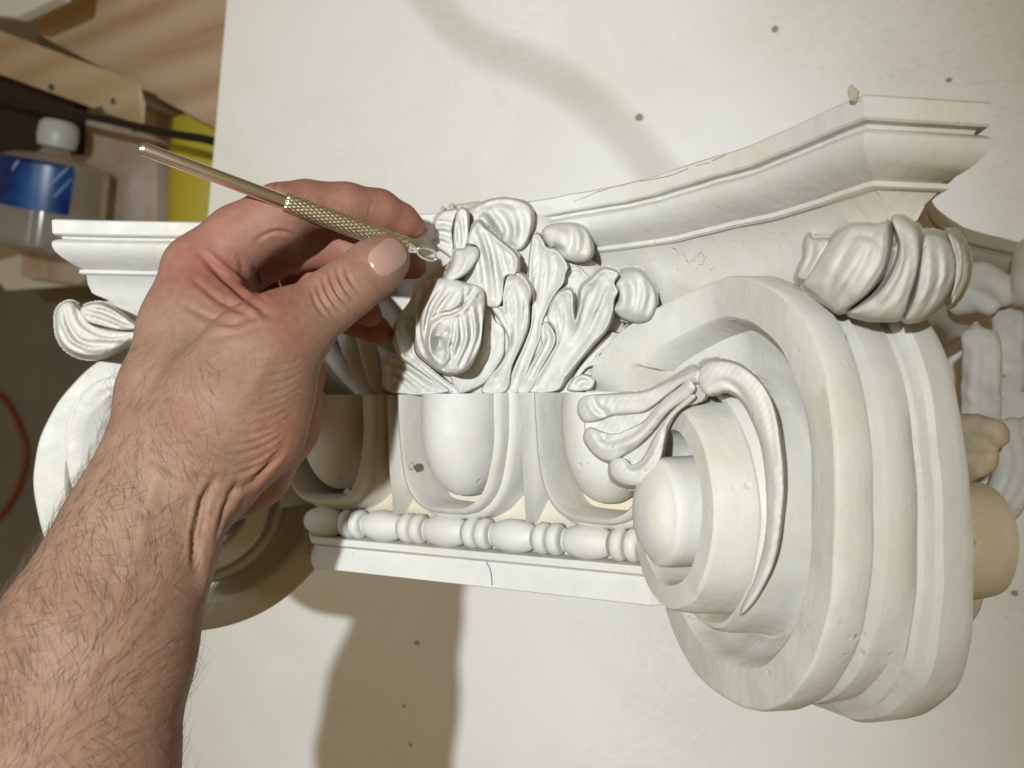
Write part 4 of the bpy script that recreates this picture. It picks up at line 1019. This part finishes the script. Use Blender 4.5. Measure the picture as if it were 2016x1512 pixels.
# arm hair
def hairs():
    V, Fc = [], []
    rr = random.Random(8)
    fpx, fpy, fz = PX, PY, FRONT
    cand = np.where((PY > 690) & (PY < 1560) & (PX > -40) & (dd < 4.6) & (facing > -.35))[0]
    # density: strong on the left / back of the forearm, none on the thenar
    def dens(i):
        x, y = PX[i], PY[i]
        mid = 190 + (1265 - y) * .36            # forearm centre line
        u = (x - mid) / 170
        d = 1.0 if u < .3 else max(0.12, 1 - (u - .3) * 1.5)
        if y < 1000: d *= max(0.0, (y - 660) / 340) * (1.0 if x < 430 else .25)
        if facing[i] < .15: d *= 1.6
        return d
    ax = P(120, 1450, 4) - P(330, 900, 4); ax /= np.linalg.norm(ax)
    n = 0
    pick = rr.sample(list(cand), min(9000, len(cand)))
    for i in pick:
        if n >= 1900: break
        if rr.random() > dens(i): continue
        n += 1
        p = (co2[i] + ORG) / U; N = no[i]
        side = np.cross(N, ax); side /= np.linalg.norm(side) + 1e-9
        # hair grows towards the hand and the ulnar side, with swirls
        swirl = math.sin(PX[i] * .011 + PY[i] * .008) * .9
        di = -ax * math.cos(swirl) * rr.choice((1, 1, 1, -.8)) + side * (math.sin(swirl) + rr.uniform(-.45, .45)); di -= N * (di @ N); di /= np.linalg.norm(di)
        L = rr.uniform(.05, .13) * (1 + .35 * (PY[i] > 1200)); bend = rr.uniform(-.9, .9); lift = rr.uniform(.10, .35)
        if facing[i] < .2: lift = rr.uniform(.35, .8)
        sd = np.cross(N, di); pts = []; q = p - N * .003
        for s_ in range(6):
            t = s_ / 5; pts.append(q.copy())
            dv = di * math.cos(bend * t) + sd * math.sin(bend * t)
            q = q + (dv + N * lift * (1 - 1.35 * t)) * L / 5
        rad = [rr.uniform(.0004, .0007) * f for f in (1, .95, .85, .7, .5, .2)]
        b = len(V); v_, f_ = tube(pts, rad, 3, False)
        V += v_; Fc += [tuple(b + k for k in f) for f in f_]
    o = part('arm_hair', V, Fc, M_HAIR, person); o['kind'] = 'stuff'
hairs()

# ------------------------------------------------------------------ carving tool
tool = thing('carving_tool', 'slim steel tool with knurled grip and loop tip, held by thumb and index finger', 'hand tool', P(560, 400, 4.42))
T0, T1 = P(274, 290, 4.16), P(806, 489, 4.76)
td = (T1 - T0); TL = np.linalg.norm(td); td /= TL
def along(px): # param where tool crosses pixel x
    lo, hi = 0.0, TL
    for _ in range(40):
        m = (lo + hi) / 2
        if topx(T0 + td * m)[0] < px: lo = m
        else: hi = m
    return lo
s1, s2 = along(560), along(798)
sh = [(0, .016), (.004, .022), (.010, .0265), (.02, .028), (s1 - .01, .0315), (s1, .031)]
V_, F_ = tube([T0 + td * a for a, r in sh], [r for a, r in sh], 40); part('shaft', V_, F_, M_STEEL, tool, True, 40)
def knurl():
    ta = np.cross(td, [0, 0, 1]); ta /= np.linalg.norm(ta); tb = np.cross(td, ta)
    nL, nA = 330, 110; V, Fc = [], []
    for i in range(nL + 1):
        f = i / nL; s_ = s1 + (s2 - s1) * f; R = .039 + .006 * f
        if f < .012: R -= .003
        for k in range(nA):
            a = 2 * math.pi * k / nA
            u1 = (s_ * 26 + a * 14 / (2 * math.pi)) % 1; u2 = (s_ * 26 - a * 14 / (2 * math.pi)) % 1
            hgt = .0048 * min(1.0, 2.2 * min(abs(u1 - .5), abs(u2 - .5)) )
            r = R + hgt
            V.append(T0 + td * s_ + r * (math.cos(a) * ta + math.sin(a) * tb))
    for i in range(nL):
        for k in range(nA): Fc.append((i * nA + k, i * nA + (k + 1) % nA, (i + 1) * nA + (k + 1) % nA, (i + 1) * nA + k))
    Fc.append(tuple(range(nA))); Fc.append(tuple(range(nL * nA, nL * nA + nA)))
    part('grip', V, Fc, M_KNURL, tool)
knurl()
V_, F_ = tube([T0 + td * s2, T0 + td * (s2 + .012), T0 + td * (s2 + .03), T0 + td * (s2 + .055), T0 + td * (s2 + .06)], [.034, .026, .022, .014, .008], 24); part('collar', V_, F_, M_STEEL, tool)
lc = P(840, 500, 4.84)
e1 = P(862, 508, 4.9) - P(815, 490, 4.8); e1 = e1 * .42; e2 = (P(842, 488, 4.84) - P(834, 511, 4.88)) / 2 * .85
lp = [lc + e1 * math.cos(a) + e2 * math.sin(a) for a in np.linspace(0, 2 * math.pi, 40)]
V_, F_ = tube(lp, .0065, 8, False); part('loop_tip', V_, F_, M_STEEL, tool)

# ------------------------------------------------------------------ background left: shelf, bottle, bin
def quad(z, *pp): return [PZ(a, b, z) for a, b in pp]
wood_a = m_wood('pine', (0.66, 0.50, 0.36), (0.46, 0.29, 0.16), (0, 0, math.radians(-24)), 2.6)
wood_b = m_wood('pine_lumber', (0.56, 0.42, 0.27), (0.44, 0.29, 0.15), (0, 0, math.radians(-24)), 3)
ply = m_wood('plywood', (0.40, 0.30, 0.21), (0.30, 0.19, 0.11), (0, 0, 0.3), 3)
pb = thing('pine_board', 'wide knotty pine plank beside the table edge with curved grain', 'board', PZ(250, 120, -3.4))
box_quad(quad(-3.0, (60, 60), (120, -60), (520, -60), (520, 300), (440, 262)), .4, wood_a, 'plank', pb, .02)
lb = thing('lumber_block', 'short thick pine stud with screws in its side, lying above the black cable', 'lumber', PZ(120, 140, -2.6))
box_quad(quad(-1.9, (-180, -8), (276, 162), (272, 205), (-180, 48)), .36, wood_b, 'stud', lb, .02, down=(.12, -.98, -.22))
M_SCREW = mat('screw', (0.08, 0.09, 0.09), 0.4, .6)
for a, b in ((102, 172), (225, 200), (196, 217)):
    c = PZ(a, b, -1.93); V_, F_ = tube([c + np.array([0, .02, -.1]), c + np.array([0, 0, .03])], [.05, .05], 14); part('screw_head', V_, F_, M_SCREW, lb)
M_FOAM = mat('white_foam', (0.72, 0.71, 0.66), .7)
fo = thing('foam_block', 'white foam slab corner lying on the pine stud', 'foam', PZ(40, 20, -1.5))
box_quad(quad(-1.35, (-120, -60), (118, -60), (112, -6), (28, 34), (-120, 20)), .28, M_FOAM, 'slab', fo, .05)
M_BLK = mat('black_rubber', (0.006, 0.007, 0.009), .5)
V_, F_ = tube(spline([PZ(-150, 150, -1.7), PZ(0, 188, -1.7), PZ(120, 217, -1.7), PZ(230, 240, -1.65), PZ(330, 262, -1.6), PZ(412, 276, -1.6), PZ(480, 300, -1.7)], 40), .062, 12)
cb = mesh_obj('power_cable', V_, F_, M_BLK); tag(cb, 'thick black cable running below the pine stud to the table edge', 'cable')
# yellow bin
M_YEL = mat('yellow_plastic', (0.60, 0.50, 0.05), .4)
yb = thing('yellow_bucket', 'yellow plastic bucket seen between the plank and the capital corner', 'bucket', PZ(370, 330, -5))
c0 = PZ(395, 400, -4.6)
V_, Fc_ = [], []; nn = 48; pr = [(1.35, -1.4), (1.5, .9), (1.62, .95), (1.62, 1.05), (1.5, 1.05), (1.42, .9), (1.28, -1.3), (0.01, -1.3)]
ybx = np.array([0., 1, 0]); 
for r, t in pr:
    for i in range(nn):
        a = 2 * math.pi * i / nn; V_.append(c0 + np.array([0.62 * r * math.cos(a) + .45, -t * 1.0 , .62 * r * math.sin(a)]))
for j in range(len(pr) - 1):
    for i in range(nn): Fc_.append((j * nn + i, j * nn + (i + 1) % nn, (j + 1) * nn + (i + 1) % nn, (j + 1) * nn + i))
part('bucket_body', V_, Fc_, M_YEL, yb, True, 40)
# plywood panel / box under the bottle
pp = thing('cardboard_box', 'pale dusty box with a worn lid under the spray bottle', 'box', PZ(180, 450, -5))
M_CARD = mat('card_dusty', (0.40, 0.31, 0.24), .8); t = NT(M_CARD); t.link(t.mix(t.ramp(t.noise(7, 5, .6), [(.35, 0), (.7, 1)]), (0.42, 0.30, 0.21), (0.66, 0.59, 0.53)), t.b.inputs['Base Color'])
box_quad(quad(-4.2, (45, 215), (306, 215), (306, 470), (150, 560), (40, 545)), .8, M_CARD, 'carton', pp, .03)
sb = thing('scrap_board', 'brown board edge lying on the floor left of the dusty box', 'board', PZ(20, 460, -6))
box_quad(quad(-5.2, (-200, 330), (52, 330), (60, 545), (-200, 500)), .4, ply, 'scrap_plank', sb, .03)
box_quad(quad(-5.0, (-30, 520), (150, 470), (170, 560), (10, 572)), .2, M_FOAM, 'white_strip', sb, .03)
dk = thing('dark_sheet', 'dark brown crate lying under the stud', 'sheet', PZ(50, 240, -5))
box_quad(quad(-3.9, (-200, 120), (150, 150), (140, 300), (-200, 300)), .3, mat('dark_brown', (0.03, 0.02, 0.015), .8), 'sheet_face', dk, .02)  # near-black flat sheet filling the dark area under the stud
# bottle
bt = thing('spray_bottle', 'clear plastic bottle with white cap and blue printed label lying left of the tool', 'bottle', PZ(80, 320, -3.3))
M_CLR = mat('clear_plastic', (0.75, 0.78, 0.80), .12); M_CLR.node_tree.nodes['Principled BSDF'].inputs['Transmission Weight'].default_value = .85
M_CLR.node_tree.nodes['Principled BSDF'].inputs['IOR'].default_value = 1.2
M_CAP = mat('white_cap', (0.55, 0.58, 0.56), .35)
M_BLUE = mat('blue_label', (0.012, 0.075, 0.36), .3); t = NT(M_BLUE)
c_ = t.mix(t.ramp(t.noise(11, 2), [(.4, 0), (.7, 1)]), (0.004, 0.02, 0.16), (0.012, 0.13, 0.42))
t.link(c_, t.b.inputs['Base Color'])
zb = -2.9
b0, b1 = PZ(118, 238, zb), PZ(88, 470, zb); bd = b1 - b0; BL = np.linalg.norm(bd); bd /= BL
bn = np.cross(bd, [0, 0, 1.]); bn /= np.linalg.norm(bn)
def lathe(o_, ax, prof, name, m, par, nseg=40, arc_=(0, 2 * math.pi), sharp=40):
    a_ = np.cross(ax, [0, 0, 1.]); a_ /= np.linalg.norm(a_); b_ = np.cross(ax, a_); V, Fc = [], []
    full = arc_[1] - arc_[0] > 6.28; ns = nseg if full else nseg + 1
    for t_, r in prof:
        for i in range(ns):
            g_ = arc_[0] + (arc_[1] - arc_[0]) * i / nseg; V.append(o_ + ax * t_ + r * (math.cos(g_) * a_ + math.sin(g_) * b_))
    for j in range(len(prof) - 1):
        for i in range(nseg):
            i2 = (i + 1) % ns if full else i + 1
            Fc.append((j * ns + i, j * ns + i2, (j + 1) * ns + i2, (j + 1) * ns + i))
    return part(name, V, Fc, m, par, True, sharp)
lathe(b0, bd, [(-.02, .02), (0, .26), (.08, .34), (.30, .36), (.48, .33), (.5, .24)], 'bottle_cap', M_CAP, bt)
lathe(b0, bd, [(.5, .22), (.62, .30), (.70, .76), (.80, .96), (2.3, 1.02), (2.4, .9), (2.4, .02)], 'bottle_body', M_CLR, bt)
lathe(b0, bd, [(.80, .98), (.86, 1.035), (1.62, 1.035), (1.66, 1.03)], 'bottle_label', M_BLUE, bt, 40, (math.radians(195), math.radians(325)))

M_INK = mat('label_ink', (0.62, 0.70, 0.80), .5)
LB = BVHTree.FromPolygons([tuple((Vector(v.co) + Vector(bt['org'])) / U) for v in bpy.data.objects['bottle_label'].data.vertices], [tuple(p.vertices) for p in bpy.data.objects['bottle_label'].data.polygons])
V, Fc = [], []
rr_ = random.Random(3)
def lab_stroke(a0_, b0_, a1_, b1_, r):
    pts = []
    for t_ in (0, .5, 1):
        d_ = P(a0_ + (a1_ - a0_) * t_, b0_ + (b1_ - b0_) * t_, 1) - CAM_POS; d_ /= np.linalg.norm(d_)
        loc, n_, i_, _ = LB.ray_cast(Vector(CAM_POS), Vector(d_))
        if loc is None: return
        pts.append(np.array(loc))
    b_ = len(V); v_, f_ = tube(pts, r, 5, True); V.extend(v_); Fc.extend([tuple(b_ + k for k in f) for f in f_])
def flush(lab):
    global V, Fc
    if V: tag(part('label_writing', V, Fc, M_INK, bpy.data.objects['bottle_label']), lab)
    V, Fc = [], []
for i in range(16):
    t_ = i / 16; x_, y_ = 84 + 52 * t_, 378 - 50 * t_; lab_stroke(x_, y_, x_ + 3.6, y_ - 3.4, .008 + .006 * rr_.random())
flush('upper slanted line of pale print')
lab_stroke(106, 388, 141, 352, .010); flush('lower slanted line of pale print')
lab_stroke(24, 335, 36, 316, .014); flush('short pale word near the left end')

# red hose on the floor
M_RED = mat('red_hose', (0.22, 0.045, 0.02), .45)
V_, F_ = tube(spline([PZ(-90, 740, -8.9), PZ(0, 780, -8.9), PZ(38, 840, -8.9), PZ(50, 890, -8.9), PZ(40, 950, -8.9), PZ(0, 1015, -8.9), PZ(-90, 1080, -8.9)], 40), .085, 10)
tag(mesh_obj('air_hose', V_, F_, M_RED), 'thin dull red air hose curving over the grey concrete floor', 'hose')

# lamp cord hanging above the scene, out of frame: it throws the soft curved band on the table
cps = []
for a, b in [(560, -900), (640, -500), (740, -200), (835, -20), (930, 80), (1060, 135), (1150, 190), (1235, 270), (1300, 350)]:
    q_ = PZ(a, b, 0.0); cps.append(q_ + (KEY_POS - q_) * .63)
q_ = PZ(1340, 430, 0.0); cps += [q_ + (KEY_POS - q_) * .66, q_ + (KEY_POS - q_) * .74]
V_, F_ = tube(spline(cps, 60), .022, 10)
tag(mesh_obj('lamp_cord', V_, F_, M_BLK), 'black lamp cord hanging in the air above the table, out of the picture', 'cord')

# crumbs on the table
M_CR = mat('plaster_crumb', (0.36, 0.30, 0.21), .9)
crumbs = [(1258, 231, .045, 'largest brown plaster crumb on the table above the abacus'), (1525, 57, .035, 'small brown plaster crumb near the top edge of the table'), (820, 1266, .03, 'tiny dark crumb on the table below the base moulding'),
          (795, 1390, .022, 'tiny crumb in the shadow under the base moulding'), (1998, 1168, .03, 'dark crumb on the table right of the stained scroll eye'), (808, 1467, .022, 'tiny crumb near the bottom edge in the shadow'), (1868, 157, .025, 'pale crumb on the table above the right horn')]
for a, b, r, lab in crumbs:
    r = r * .8; c = PZ(a, b, r * .6); rr = random.Random(a); bm = bmesh.new(); bmesh.ops.create_icosphere(bm, subdivisions=2, radius=r)
    for v_ in bm.verts: v_.co = Vector((v_.co.x * rr.uniform(.8, 1.3), v_.co.y * rr.uniform(.7, 1.1), v_.co.z * .6 * rr.uniform(.8, 1.2)))
    V_ = [np.array(v_.co) + c for v_ in bm.verts]; F_ = [tuple(v.index for v in f.verts) for f in bm.faces]; bm.free()
    tag(mesh_obj('plaster_crumb', V_, F_, M_CR, None, True, 40), lab, 'crumb', 'plaster crumbs on the table')
for o in bpy.data.objects:
    if 'org' in o: del o['org']
